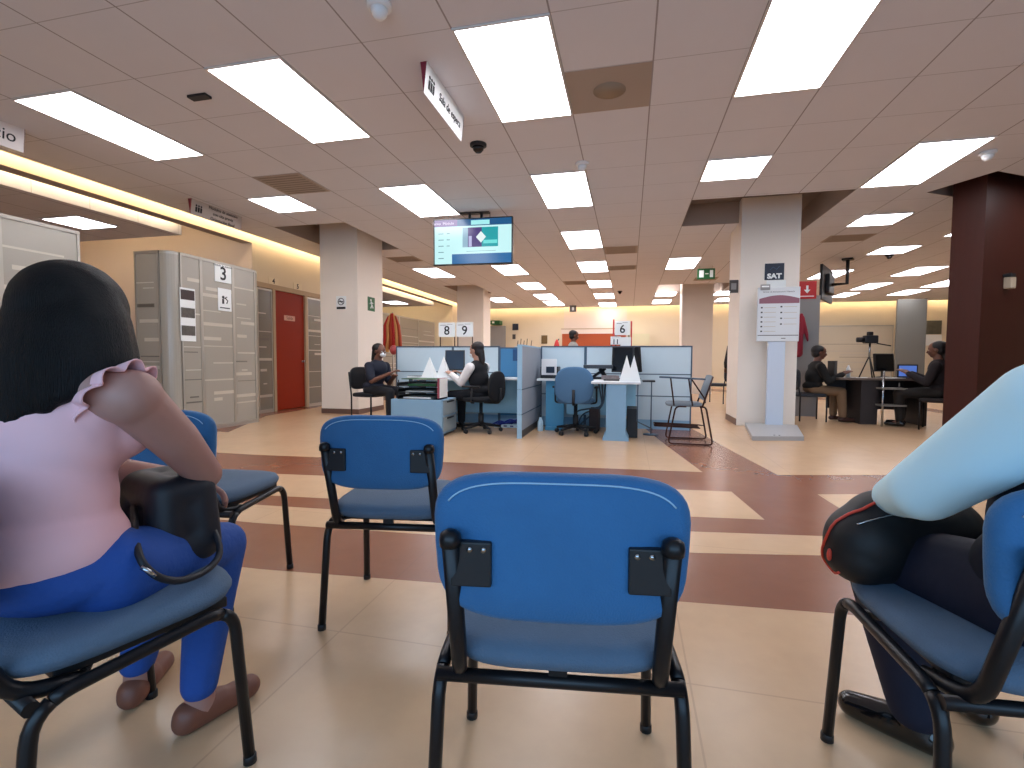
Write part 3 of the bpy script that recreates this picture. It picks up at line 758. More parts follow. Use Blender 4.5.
booth2 = thing('glass_room', 'frosted glass room behind the long black hair at the picture edge', 'glass room', (-5.9, 3, 0)); bo = V((-5.9, 3, 0))
for k, (a, c_) in enumerate(((2.0, 2.75), (2.75, 3.45), (3.45, 4.15))):
    b = MB(); glass_panel(b, (-5.8, a), (-5.8, c_), 0, 2.36, 41+k); b.build('glass_panel', booth2, bo)
b = MB(); glass_panel(b, (-5.8, 4.15), (-6.6, 4.15), 0, 2.36, 47); b.build('glass_panel', booth2, bo)
for (y0, y1, lab, sd) in ((7.66, 8.04, 'narrow frosted glass sidelight left of the orange door', 51), (9.09, 9.82, 'frosted glass sidelight between the orange door and the pale pillar', 52)):
    b = MB(); glass_panel(b, (-6.575, y0), (-6.575, y1), 0, 2.30, sd, m_glass2); tag(b.build('glass_sidelight'), lab, 'glass panel')
b = MB()
for k in range(4): glass_panel(b, (-6.9+k*.0, 11.2+k*1.4), (-6.9, 12.6+k*1.4), 0, 2.35, 60+k)
tag(b.build('glass_screen'), 'far row of frosted glass screens behind the number 8 board', 'glass screen')
# posters and number cards on the glass
m_ph = mat('photo_print', '#3a2b2a', .5, var=.5, vs=30); m_ph2 = mat('photo_print_grey', '#55504a', .5, var=.5, vs=30)
t = thing('poster_strip', 'white strip with three dark photographs on the frosted glass room', 'poster', (-5.708, 5.40, 1.6))
b = MB(); b.box((0, -.115, -.37), (.004, .115, .33), m_paper); b.build('sheet', t)
for k, mm in enumerate((m_ph, m_ph2, m_ph2)):
    b = MB(); z = .18-k*.235; b.box((.004, -.105, z-.005), (.006, .105, z+.125), mm); b.build('photograph', t)
def xsign(name, label, cat, x, y, z, w_, h, body, size, m=m_paper, sub=None, ink=m_ink, ser=0):
    t = thing(name, label, cat, (x, y, z)); b = MB(); b.box((0, -w_/2, -h/2), (.006, w_/2, h/2), m, bev=.0015); b.build('card', t)
    text(body, size, (.0075, 0, -.02 if sub else 0), (0, 1, 0), (0, 0, 1), ink, t, 'number' if body.isdigit() else 'lettering', bold=.003)
    if sub: text(sub, size*.16, (.0075, 0, h*.36), (0, 1, 0), (0, 0, 1), ink, t, 'heading', .0008)
    return t
xsign('number_card', 'white card with a black 3 at the top of the frosted glass room', 'sign', -5.71, 6.0, 2.23, .3, .27, '3', .26, sub='Módulo de atención')
t = thing('notice_card', 'small white pictogram notice below the card with the 3', 'sign', (-5.71, 6.02, 1.85)); b = MB(); b.box((0, -.12, -.16), (.005, .12, .16), m_paper); b.build('card', t)
b = MB(); b.ell((.006, -.03, .035), (.003, .022, .022), m_ink); b.box((.005, -.05, -.06), (.007, -.015, .01), m_ink, rz=0); b.tube([(.006, .0, .03), (.006, .05, -.01), (.006, .03, -.05)], .008, m_ink, 6); b.tube([(.006, -.01, .02), (.006, .04, .045)], .006, m_ink, 6); b.box((.005, -.09, -.125), (.007, .09, -.11), m_ink); b.build('pictogram', t)
m_clear = mat('pale_card', '#e6d8ba', .5)
xsign('number_card', 'pale number card over the near top corner of the orange door', 'sign', -6.59, 8.12, 2.47, .26, .13, '4', .13, m_clear)
xsign('number_card', 'pale number card over the far top corner of the orange door', 'sign', -6.59, 8.82, 2.47, .26, .13, '5', .13, m_clear)

# ------------------------------------------------------------------ hanging signs
def hang_sign(label, x, y0, y1, z0, wtop, lines, icon=True, endm=m_burg, size=.13, facem=m_paper):
    t = thing('hanging_sign', label, 'sign', (x, (y0+y1)/2, HC)); L = (y1-y0)/2
    a, c = V((wtop/2, 0, 0)), V((0, 0, z0-HC))
    b = MB(); b.prism([(wtop/2, -L, 0), (-wtop/2, -L, 0), (0, -L, z0-HC)], (0, .004, 0), endm); b.build('end_cap', t); b = MB(); b.prism([(wtop/2, L, 0), (-wtop/2, L, 0), (0, L, z0-HC)], (0, -.004, 0), endm); b.build('end_cap', t)
    up = (a-c).normalized(); n = V((0, 1, 0)).cross(up)
    b = MB(); b.quad([(0, -L, z0-HC), (0, L, z0-HC), (wtop/2, L, 0), (wtop/2, -L, 0)], facem)
    b.quad([(0, L, z0-HC), (0, -L, z0-HC), (-wtop/2, -L, 0), (-wtop/2, L, 0)], endm); b.build('panel', t)
    mid = (a+c)/2+n*.002
    for k, ln in enumerate(lines):
        text(ln, size, mid+V((0, .1 if icon else 0, 0))+up*((len(lines)-1)/2-k)*size*1.15, (0, 1, 0), up, m_ink, t)
    if icon:
        b = MB(); yb = -L*.72
        for k in (-1, 0, 1): b.ell(mid+V((0, yb+k*.04, 0))+up*.035, (.004, .014, .014), m_ink, sub=2); b.prism([mid+V((0, yb+k*.04-.014, 0))-up*.05, mid+V((0, yb+k*.04+.014, 0))-up*.05, mid+V((0, yb+k*.04+.014, 0))+up*.015, mid+V((0, yb+k*.04-.014, 0))+up*.015], n*.002, m_ink)
        b.build('pictogram', t)
    return t
hang_sign('white hanging sign reading Sala de espera with burgundy end', -1.50, 3.46, 4.30, 2.96, .05, ['Sala de espera'], True, m_burg, .085)
hang_sign('grey hanging sign with three lines of small writing above the lit cove', -5.86, 5.62, 6.52, 2.97, .06, ['Módulos de atención', 'con cita previa', 'Orientación fiscal'], True, m_burg, .062, mat('grey_card', '#b9aca2', .6))
hang_sign('white hanging sign ending in cio cut by the picture edge', -5.68, 3.0, 3.61, 2.96, .05, ['Servicio'], False, m_burg, .15, mat('pale_grey_card', '#d5ccc8', .6))

# ------------------------------------------------------------------ hanging television
t = thing('television', 'flat television hanging from the ceiling, its screen showing a blue and white page', 'television', (-2.27, 7.0, 2.745), math.radians(3))
Wt, Ht = 1.2, .68
b = MB(); b.box((-Wt/2, 0, -Ht/2), (Wt/2, .05, Ht/2), m_blackp, bev=.006); b.box((-.3, .05, -.18), (.3, .075, .18), m_blackp, bev=.01); b.build('casing', t)
def em(name, c, s=1.0): return mat(name, '#000000', .2, emit=c, es=s)
b = MB(); e = .018; X = lambda u: -Wt/2+e+(Wt-2*e)*u; Z = lambda v: Ht/2-e-(Ht-2*e)*v
def rect(u0, v0, u1, v1, m, o): b.box((X(u0), -.0005-o, Z(v1)), (X(u1), .002-o, Z(v0)), m)
rect(0, 0, 1, 1, em('scr_white', '#c8f6f8', 1.0), 0); rect(0, 0, 1, .15, em('scr_navy', '#1c5788', 1.0), .001); rect(0, 0, .3, .15, em('scr_purple', '#6a4a8c', 1.0), .0015)
rect(.48, .03, .72, .13, em('scr_pale', '#a8eef0', 1.0), .0017); rect(.23, .78, 1, 1, em('scr_blue', '#2468a0', 1.0), .001)
rect(.37, .19, .83, .63, em('scr_violet', '#4a3a78', 1.0), .001); rect(.62, .19, .83, .63, em('scr_teal', '#1fa0a8', 1.0), .0015); rect(.37, .19, .44, .63, em('scr_grey', '#8fb4c8', 1.0), .0015)
rect(.64, .48, .82, .56, em('scr_aqua', '#6fe0dc', 1.0), .002); rect(.45, .38, .49, .62, em('scr_lilac', '#b8b8e0', 1.0), .002)
b.prism([(X(.61), -.004, Z(.28)), (X(.675), -.004, Z(.41)), (X(.61), -.004, Z(.54)), (X(.545), -.004, Z(.41))], (0, .001, 0), em('scr_diamond', '#e8f4f4', 1.0))
for k in range(5):
    rect(.05, .3+k*.14, .12, .315+k*.14, em('scr_ink', '#4a8090', 1.0), .001)
    if k < 3: rect(.16, .3+k*.14, .2, .315+k*.14, em('scr_ink', '#4a8090'), .001)
rect(.42, .72, .8, .728, em('scr_ink', '#4a8090'), .001)
b.build('screen', t)
text('Turno  Módulo', .055, (X(.11), -.004, Z(.08)), (1, 0, 0), (0, 0, 1), em('scr_text', '#e8d8f0', 1.0), t, 'lettering', .0005)
b = MB(); b.tube([(-.06, .06, .2), (-.06, .06, HC-2.745)], .02, m_blackp, 10); b.tube([(.12, .06, .2), (.12, .06, HC-2.745)], .02, m_blackp, 10); b.box((-.2, .03, HC-2.745-.02), (.24, .12, HC-2.745), m_blackp); b.build('ceiling_mount', t)
b = MB(); b.tube([(.25, .05, .3), (.25, .05, HC-2.745-.01)], .006, m_blackp, 6); b.build('cable', t)
# side-on television
t = thing('television', 'television seen from the side on a ceiling arm beyond the kiosk pillar', 'television', (4.12, 12.0, 2.66), math.radians(62))
b = MB(); b.box((-.62, -.02, -.36), (.62, .03, .36), m_blackp, bev=.006); b.box((-.3, -.1, -.2), (.3, -.02, .2), m_blackp, bev=.02); b.build('casing', t)
b = MB(); b.box((-.60, .03, -.34), (.60, .031, .34), mat('dark_screen', '#0a0c10', .15)); b.build('screen', t)
b = MB(); b.tube([(0, -.06, 0), (.05, -.36, 0), (.05, -.36, HC-2.66)], .035, m_blackp, 10); b.box((-.05, -.46, HC-2.66-.03), (.15, -.26, HC-2.66), m_blackp); b.build('ceiling_arm', t)

# ------------------------------------------------------------------ signs on pillars
def ysign(name, label, x, y, z, w_, h, m, parts, cat='sign', rz=0):
    t = thing(name, label, cat, (x, y, z), rz); b = MB(); b.box((-w_/2, -.008, -h/2), (w_/2, 0, h/2), m, bev=.0015); b.build('plate', t)
    for p in parts: p(t)
    return t
def ring(t, r, m, y=-.01):
    b = MB(); b.tube([(r*math.cos(a), y, r*math.sin(a)+.02) for a in [2*PI*i/24 for i in range(25)]], .006, m, 6); b.tube([(-r*.7, y, r*.7+.02), (r*.7, y, -r*.7+.02)], .006, m, 6); b.box((-.05, y-.001, .01), (.045, y+.003, .028), m); b.build('pictogram', t)
ysign('no_smoking_sign', 'white no smoking sign on the front of the pale pillar by the orange door', -5.12, 8.07, 2.03, .2, .24, m_paper, [lambda t: ring(t, .06, m_ink), lambda t: (lambda b: (b.box((-.09, -.0105, -.115), (.09, -.008, -.075), m_ink), b.build('caption_bar', t)))(MB())])
t = thing('evacuation_sign', 'green evacuation sign on the side of the pale pillar by the orange door', 'sign', (-4.79, 8.55, 2.05))
b = MB(); b.box((0, -.13, -.13), (.006, .13, .13), m_green); b.build('plate', t)
b = MB(); b.ell((.008, -.02, .07), (.003, .022, .022), m_paper, sub=2); b.tube([(.008, -.02, .045), (.008, .01, -.02), (.008, -.04, -.08)], .013, m_paper, 6); b.tube([(.008, .01, -.02), (.008, .05, -.07)], .012, m_paper, 6); b.tube([(.008, -.06, .0), (.008, -.01, .03), (.008, .05, .02)], .009, m_paper, 6); b.build('pictogram', t)
t = ysign('logo_sign', 'dark square plate with white letters SAT on the kiosk pillar', 2.13, 8.3, 2.37, .27, .25, m_navy, [])
text('SAT', .1, (0, -.0095, -.07), (1, 0, 0), (0, 0, 1), m_paper, t, bold=.005, sx=1.15)
b = MB(); b.tube([(-.06, -.009, .03), (-.02, -.009, .07), (.03, -.009, .03), (.07, -.009, .08)], .004, mat('logo_blue', '#2c4a70', .5), 6); b.build('emblem', t)
b = MB(); b.box((-.135, -.006, -.12), (.135, 0, .12), m_paper); t = b.build('paper_notice'); t.location = (2.16, 8.3, 2.12); tag(t, 'blank white sheet directly under the SAT plate', 'notice')
t = thing('exit_sign', 'small grey bracket sign standing out from the left edge of the kiosk pillar', 'sign', (1.65, 8.42, 2.18)); b = MB(); b.box((-.13, -.006, -.1), (0, .006, .1), m_dgrey); b.build('plate', t); b = MB(); b.box((-.105, -.008, -.05), (-.03, -.006, .05), m_grey); b.build('pictogram', t)
t = thing('exit_sign', 'green exit sign hanging from the ceiling left of the kiosk pillar', 'sign', (1.68, 12.1, HC)); b = MB(); b.box((-.19, -.01, -.30), (.19, .01, -.06), m_green); b.build('plate', t)
b = MB(); b.tube([(-.14, 0, 0), (-.14, 0, -.06)], .006, m_alu, 6); b.tube([(.14, 0, 0), (.14, 0, -.06)], .006, m_alu, 6); b.build('rod', t)
b = MB(); b.box((-.15, -.012, -.26), (-.05, -.01, -.10), m_paper); b.box((-.02, -.012, -.19), (.05, -.01, -.17), m_paper); b.box((.08, -.012, -.26), (.15, -.01, -.10), m_paper); b.build('pictogram', t)
t = thing('extinguisher_sign', 'red fire extinguisher sign with white arrow beside the kiosk pillar', 'sign', (3.10, 10.0, 2.30)); b = MB(); b.box((-.17, -.012, -.16), (.17, 0, .16), m_red, bev=.002); b.build('plate', t)
b = MB(); b.box((.0, -.014, .0), (.035, -.012, .08), m_paper); b.prism([(-.035, -.014, .005), (.07, -.014, .005), (.0175, -.014, -.06)], (0, .002, 0), m_paper); b.build('arrow', t); b = MB(); b.box((-.13, -.014, -.12), (.13, -.012, -.105), m_paper); b.build('caption_bar', t)
b = MB(); b.tube([(3.06, 9.98, 2.05), (3.06, 9.98, 2.0)], .01, m_chrome, 6)
# red jacket hanging on the grey column
O = Org(); O.chain([(3.02, 9.93, 1.85), (3.0, 9.93, 1.6), (2.99, 9.93, 1.15)], [.03, .06, .07]); O.chain([(3.04, 9.92, 1.8), (3.11, 9.92, 1.5), (3.13, 9.92, 1.38)], [.03, .03, .018])
b.bm.free(); tag(O.out('red_jacket', mat('red_cloth', '#8c1c30', .8), None, .012, 4), 'dark red jacket hanging on the grey column behind the kiosk', 'jacket')

# kiosk board in front of the pillar
t = thing('information_stand', 'standing information board with burgundy arc on a post and flat base', 'information stand', (2.13, 7.75, 0))
b = MB(); b.prism([(-.60, -1.02, 0), (.04, -.86, 0), (.33, .38, 0), (-.37, .48, 0)], (0, 0, .055), mat('stand_base', '#a9a9aa', .4))
for k in (0, 1): b.lathe([(.012, 0), (.012, .004)], (-.3+.06*k, -.85, .055), m_blackp, 8)
b.build('base', t)
b = MB(); b.box((-.115, .30, .055), (.115, .36, 1.35), mat('stand_post', '#c6d2e2', .35)); b.build('post', t)
k = MB(); k.box((-.28, .285, 1.30), (.29, .325, 2.10), mat('board_grey', '#d6dadd', .5), bev=.006); bd = k.build('board', t)
b = MB(); N = 14; arcp = [(-.26+.54*i/N, .2835, 1.93+.05*math.sin(PI*i/N)) for i in range(N+1)]
b.prism([(-.26, .2835, 1.86), (.28, .2835, 1.86)]+arcp[::-1], (0, .002, 0), mat('burgundy_arc', '#8c5a68', .5)); b.build('arc', bd)
b = MB()
for i in range(6): b.box((-.235, .2825, 1.79-.07*i), (-.21, .2850, 1.81-.07*i), m_ink); b.box((-.19, .2832, 1.795-.07*i), (-.03, .2850, 1.803-.07*i), m_film)
for i in range(4): b.box((.03, .2825, 1.80-.085*i), (.055, .2850, 1.82-.085*i), m_ink); b.box((.08, .2832, 1.805-.085*i), (.25, .2850, 1.813-.085*i), m_film)
b.box((-.27, .283, 1.385), (.28, .2850, 1.395), m_dgrey); b.box((.05, .283, 1.34), (.11, .2850, 1.35), m_dgrey); b.build('list', bd)
text('Servicio de Administración Tributaria', .028, (.0, .283, 2.03), (1, 0, 0), (0, 0, 1), m_dgrey, bd, 'lettering', .0008)
b = MB(); b.box((-.25, .27, 2.06), (-.12, .285, 2.14), m_grey); b.box((-.235, .268, 2.10), (-.135, .27, 2.12), m_paper); b.build('clip_tag', bd)

# ------------------------------------------------------------------ partitions and desks of the staffed island
def panel(name, label, x0, y0, x1, y1, z0=.14, z1=1.22, m=m_part, kick=m_bluemet, rails=(.80, .48), fm=None):
    fm = fm or m_edge
    t = thing(name, label, 'partition', ((x0+x1)/2, (y0+y1)/2, 0)); o = V(((x0+x1)/2, (y0+y1)/2, 0)); th = .03
    if abs(x1-x0) > abs(y1-y0): A_, B_ = V((x0, y0-th, 0)), V((x1, y0+th, 0)); g = V((0, .004, 0)); e_ = V((.02, 0, 0))
    else: A_, B_ = V((x0-th, y0, 0)), V((x0+th, y1, 0)); g = V((.004, 0, 0)); e_ = V((0, .02, 0))
    g = g+e_*.4; b = MB(); b.box(A_+g+V((0, 0, z0)), B_-g+V((0, 0, z1-.02)), m); b.build('panel', t, o)
    b = MB(); b.box(A_+V((0, 0, z1-.02)), B_+V((0, 0, z1)), fm)
    lo = V((A_.x, A_.y, 0)); hi = V((B_.x, B_.y, 0))
    b.box(lo, V((A_.x+e_.x if e_.x else B_.x, A_.y+e_.y if e_.y else B_.y, z1-.02)), fm)
    b.box(V((B_.x-e_.x if e_.x else A_.x, B_.y-e_.y if e_.y else A_.y, 0)), V((B_.x, B_.y, z1-.02)), fm)
    for r in rails: b.box(A_+V((0, 0, r)), B_+V((0, 0, r+.014)), m_edge)
    b.build('frame', t, o)
    b = MB(); b.box(A_+g*2+V((0, 0, .0)), B_-g*2+V((0, 0, z0)), kick); b.build('kick_plate', t, o)
    return t
Y = 7.5
panel('partition', 'pale partition behind the man in the white mask', -3.74, Y, -2.75, Y)
panel('partition', 'pale partition behind the monitor at the left desk', -2.75, Y, -1.98, Y)
panel('partition', 'wide pale partition behind the desk printer', -1.32, Y, -.64, Y)
panel('partition', 'pale partition behind the folding laptop stand', -.64, Y, -.1, Y)
panel('partition', 'rightmost pale partition behind the tablet arm chair', -.1, Y, .88, Y)
panel('partition', 'grey end partition standing edge-on between the two desks', -1.35, 6.1, -1.35, 7.53, .1, 1.2, m_partg, m_dgrey, (.62, .3), mat('edge_pale_blue', '#9cc4de', .5))
panel('partition', 'deep blue low partition behind the desk left of the grey end panel', -1.98, Y, -1.39, Y, .14, 1.2, m_partb, m_bluemet, ())
t = thing('wall_notice', 'small dark framed notice pinned to the deep blue partition', 'notice', (-1.70, 7.468, 1.08)); b = MB(); b.box((-.06, -.006, -.09), (.05, 0, .09), mat('frame_blue', '#1f4f80', .5)); b.build('frame', t)
t = thing('paper_note', 'white paper note on the deep blue partition', 'paper', (-1.53, 7.468, 1.08)); b = MB(); b.box((-.06, -.004, -.075), (.06, 0, .075), m_paper); b.build('sheet', t)

# left desk
t = thing('desk', 'long white topped desk where the woman in the black vest works', 'desk', (-2.4, 7.0, 0)); o = V((-2.4, 7.0, 0))
b = MB(); b.box((-3.3, 6.95, .71), (-1.39, 7.44, .74), m_top, bev=.004); b.box((-3.0, 6.50, .71), (-2.36, 6.95, .74), m_top, bev=.004); b.build('desk_top', t, o)
b = MB(); b.box((-3.22, 7.38, .18), (-1.42, 7.41, .70), mat('modesty_blue', '#a6dcf6', .5)); b.build('modesty_panel', t, o)
for q in ((-3.25, 7.0), (-1.45, 7.0), (-2.95, 6.5)):
    b = MB(); b.box((q[0]-.025, q[1]-.02, 0), (q[0]+.025, q[1]+.30, .71), m_edge); b.build('leg', t, o)
t = thing('low_cabinet', 'low blue grey metal cabinet under the paper trays', 'cabinet', (-2.69, 6.2, 0)); o = V((-2.69, 6.2, 0))
b = MB(); b.box((-3.06, 5.95, .03), (-2.34, 6.48, .48), m_bluemet, bev=.008); b.box((-3.04, 5.97, 0), (-2.36, 6.46, .03), m_dgrey); b.build('body', t, o)
for k in range(2):
    b = MB(); b.box((-2.338, 5.98, .06+k*.215), (-2.328, 6.46, .255+k*.215), mat('cabinet_side', '#8d9aa0', .5)); dr = b.build('drawer', t, o)
    b = MB(); b.box((-2.328, 6.1, .225+k*.215), (-2.315, 6.34, .24+k*.215), m_blackp); b.build('handle', dr, o)
t = thing('paper_tray', 'stack of black paper trays filled with folders on the low cabinet', 'tray', (-2.72, 6.15, .48)); o = V((-2.72, 6.15, .48))
for k in range(3):
    b = MB(); z = .48+k*.085
    b.box((-2.98, 5.98, z), (-2.42, 6.35, z+.008), m_blackp); b.box((-2.98, 5.98, z), (-2.97, 6.35, z+.05), m_blackp); b.box((-2.43, 5.98, z), (-2.42, 6.35, z+.05), m_blackp); b.box((-2.98, 6.34, z), (-2.42, 6.35, z+.05), m_blackp)
    for xx in (-2.97, -2.44):
        b.tube([(xx, 6.0, z), (xx, 6.0, z+.085)], .007, m_blackp, 6); b.tube([(xx, 6.33, z), (xx, 6.33, z+.085)], .007, m_blackp, 6)
    b.build('tray', t, o)
GP = 'papers and folders in the tray stack'
for k, (z, mm, lab) in enumerate(((.4885, m_paper, 'white papers in the bottom tray of the stack'), (.574, mat('folder_grey', '#9aa4a6', .7), 'grey folder in the middle tray of the stack'), (.659, m_green, 'green folder on the upper tray of the stack'))):
    b = MB(); b.box((-2.9+.03*k, 6.0, z), (-2.5+.03*k, 6.3, z+.02), mm, rz=.06*(k-1)); tag(b.build('folder'), lab, 'folder', GP)
b = MB(); b.box((-2.93, 6.0, .741), (-2.45, 6.33, .752), m_green, rz=.02); tag(b.build('folder'), 'wide green folder lying on top of the paper trays', 'folder', GP)
b = MB(); b.box((-2.415, 5.98, .50), (-2.385, 6.24, .76), mat('magazine_red', '#9a4a58', .5)); b.box((-2.385, 5.985, .505), (-2.372, 6.235, .755), m_paper); tag(b.build('magazine'), 'upright pink and white magazine beside the black trays', 'magazine')
b = MB(); b.box((-3.35, 6.98, .741), (-3.12, 7.28, .748), m_paper, rz=.25); tag(b.build('document'), 'loose white document in front of the man in the white mask', 'paper')
b = MB(); b.box((-3.3, 6.62+.36, .7485), (-3.05, 7.2, .754), mat('clip_grey', '#70747a', .6), rz=-.3); tag(b.build('clipboard'), 'grey clipboard on the desk corner by the man in the white mask', 'clipboard')
def cone(x, y, z, r, h, label):
    t = thing('paper_tent', label, 'paper tent', (x, y, z)); b = MB()
    b.prism([(-r, -r*.7, 0), (r, -r*.7, 0), (0, -.004, h)], (0, .004, 0), m_paper); b.prism([(-r, r*.7, 0), (r, r*.7, 0), (0, .004, h)], (0, -.004, 0), m_paper)
    for v in b.bm.verts: pass
    b.build('sheet', t); b = MB(); b.quad([(-r, -r*.7, 0), (-r, r*.7, 0), (0, .0, h), (0, -.004, h)], m_paper); b.quad([(r, r*.7, 0), (r, -r*.7, 0), (0, -.004, h), (0, 0, h)], m_paper); b.build('side', t)
    return t
cone(-2.80, 6.65, .741, .105, .30, 'white triangular paper tent nearer the man in the white mask'); cone(-2.62, 6.74, .741, .10, .31, 'white triangular paper tent beside the monitor on the left desk')

def monitor(name, label, x, y, z, rz, w_=.42, h=.34, m_scr=None, tilt=-.12, cat='monitor'):
    t = thing(name, label, cat, (x, y, z), rz)
    b = MB(); b.lathe([(.11, 0), (.11, .01), (.03, .02)], (0, 0, 0), m_blackp); b.box((-.025, .02, .01), (.025, .04, .2), m_blackp); b.build('stand', t)
    R = Matrix.Rotation(tilt, 4, 'X'); b = MB(); vs = b.box((-w_/2, -.02, 0), (w_/2, .02, h), m_blackp, bev=.005)
    vs2 = b.box((-w_/2+.018, -.0215, .02), (w_/2-.018, -.0195, h-.018), m_scr or mat('monitor_glass', '#2a3646', .2))
    for v in b.bm.verts: v.co = R @ v.co+V((0, 0, .1))
    b.build('display', t); return t
monitor('monitor', 'black computer monitor in front of the woman in the black vest', -2.60, 7.15, .741, .2, .30, .31)
b = MB(); b.box((-2.42, 6.72, .741), (-2.38, 7.0, .75), m_blackp); 
b.box((-2.62, 6.62, .741), (-2.40, 6.95, .757), m_white, rz=.1); tag(b.build('keyboard'), 'white keyboard under the hands of the woman in the black vest', 'keyboard')
t = thing('cable_tangle', 'tangle of blue cables and power strip under the left desk', 'cables', (-1.7, 7.1, 0))
mc = mat('cable_blue', '#1c2f86', .5); mcw = mat('power_strip', '#c8e4f4', .5)
for k in range(5):
    b = MB(); rr = random.Random(k); p = [(-.3+.14*i, rr.uniform(-.1, .1), .03+rr.uniform(0, .12)*(i not in (0, 4))) for i in range(5)]; b.tube(rnd(p, .05), .012, mc, 6); b.build('cable', t)
b = MB(); b.box((-.25, -.05, .0), (.22, .02, .05), mcw, bev=.005)
for i in range(4): b.box((-.2+i*.1, -.052, .015), (-.15+i*.1, -.05, .035), mc)
b.build('power_strip', t)
b = MB(); b.tube([(.2, .1, .05), (.21, .1, .4), (.26, .2, .69)], .01, mc, 6); b.build('cable', t)

# number boards on poles
def board(label, x, y, z, w_, h, body, size, post=.3):
    t = thing('number_board', label, 'sign', (x, y, z)); b = MB(); b.box((-w_/2, -.008, -h/2), (w_/2, .008, h/2), m_paper, bev=.002); b.build('board', t)
    text(body, size, (0, -.0095, -.02), (1, 0, 0), (0, 0, 1), m_ink, t, 'number', bold=.002)
    b = MB(); b.box((-w_*.4, -.01, h*.3), (-w_*.05, -.008, h*.33), m_dgrey); b.box((.0, -.01, h*.36), (w_*.35, -.008, h*.385), m_grey); b.build('heading', t)
    for s in (-1, 1): b = MB(); b.tube([(s*w_*.44, .02, -post), (s*w_*.44, .02, h/2)], .009, m_bronze, 8); b.build('post', t)
    return t
board('white number board nearer the red streamers, above the left partitions', -2.86, Y, 1.485, .28, .23, '8', .2, .265); board('white number board directly above the monitor user, right of its twin', -2.56, Y, 1.485, .28, .23, '9', .2, .265)
t = board('white board with a black 6 between red side posts', -.105, Y, 1.485, .215, .21, '6', .17, .265)
b = MB(); b.box((-.14, .01, -.27), (-.118, .03, .13), m_red); b.build('side_post', t); b = MB(); b.box((.118, .01, -.27), (.14, .03, .1), m_red); b.build('side_post', t)
t = board('small white board with 11 under the board with the 6', -.2, Y, 1.3, .15, .12, '11', .1, .08)
b = MB(); b.box((-.13, 7.49, 1.22), (.02, 7.51, 1.35), m_paper); tag(b.build('number_card'), 'blank pale card right of the board with 11', 'sign')

# right desk
t = thing('desk', 'blue legged desk with white top behind the empty task chair', 'desk', (-.55, 7.0, 0)); o = V((-.55, 7.0, 0))
b = MB(); b.box((-1.28, 6.92, .71), (.14, 7.44, .74), m_top, bev=.004); b.box((-.46, 6.22, .71), (.14, 6.92, .74), m_top, bev=.004); b.build('desk_top', t, o)
b = MB(); b.prism([(-.27, 6.24, .1), (-.03, 6.24, .1), (-.03, 6.24, .71), (-.27, 6.24, .71)], (0, .07, 0), m_bluemet)
b.prism([(-.31, 6.24, .0), (.01, 6.24, .0), (.01, 6.24, .03), (-.03, 6.24, .1), (-.27, 6.24, .1), (-.31, 6.24, .03)], (0, .5, 0), m_bluemet); b.build('leg', t, o)
b = MB(); b.box((-1.16, 7.0, 0), (-.9, 7.06, .71), mat('leg_blue', '#4f9cc4', .5)); b.box((-1.16, 6.95, 0), (-.9, 7.35, .05), mat('leg_blue', '#4f9cc4')); b.build('leg', t, o)
b = MB(); b.box((-.9, 7.34, .2), (.1, 7.37, .70), mat('modesty_blue', '#7cc0e2')); b.build('modesty_panel', t, o)
b = MB(); b.tube([(.11, 6.27, .71), (.11, 6.27, .25), (.3, 6.6, .12)], .008, m_edge, 6); b.build('side_rail', t, o)
b = MB(); b.box((-.02, 6.55, 0), (.12, 6.95, .38), m_blackp, bev=.01); tag(b.build('computer_tower'), 'black computer tower behind the wide desk leg', 'computer')
b = MB(); b.box((-.54, 7.0, 0), (-.4, 7.3, .32), mat('bin_brown', '#3b2a28', .6), bev=.01); tag(b.build('waste_bin'), 'dark waste bin under the right desk', 'bin')
t = thing('printer', 'white and black desk printer beside the grey end partition', 'printer', (-1.12, 7.15, .741))
b = MB(); b.box((-.13, -.12, 0), (.13, .14, .17), m_blackp, bev=.01); b.build('body', t); b = MB(); b.box((-.11, -.135, .05), (.11, -.12, .28), m_white, bev=.004); b.build('paper_cover', t)
b = MB(); b.box((-.04, -.145, .08), (.08, -.135, .17), m_navy); b.build('control_panel', t)
t = thing('laptop_stand', 'black folding stand holding a closed laptop', 'laptop stand', (-.42, 7.05, .741))
b = MB(); b.tube([(-.12, 0, 0), (.1, 0, .15)], .02, m_blackp, 8); b.tube([(.12, 0, 0), (.02, 0, .15)], .03, m_blackp, 8); b.box((-.16, -.1, 0), (.16, .1, .03), m_blackp); b.build('stand_frame', t)
b = MB(); vs = b.box((-.2, -.14, .15), (.2, .14, .20), mat('laptop_grey', '#33363c', .4), bev=.004); b.build('laptop', t)
monitor('monitor', 'black monitor seen beside the paper cones on the right desk', -.09, 7.06, .741, -.15, .30, .36, mat('dark_screen', '#0a0c10'))
monitor('monitor', 'second black monitor turned away behind the paper cones', .06, 7.33, .741, 2.4, .3, .36, mat('dark_screen', '#0a0c10'))
cone(-.03, 6.38, .741, .09, .33, 'white triangular paper tent nearer the task chair'); cone(.06, 6.42, .741, .085, .33, 'white triangular paper tent at the right corner of the desk')
b = MB(); b.box((-.32, 6.5, .741), (-.12, 6.78, .757), m_blackp); tag(b.build('telephone_base'), 'black telephone base on the right desk', 'telephone')
b = MB(); b.box((-.35, 6.78, .741), (-.15, 6.95, .80), mat('desk_clutter', '#8a7f80', .6, var=.5, vs=30), rz=.3); tag(b.build('desk_organizer'), 'cluttered desk organizer in front of the laptop stand', 'organizer')
t = thing('cable_tangle', 'loose cables hanging under the right desk', 'cables', (-.6, 7.1, 0))
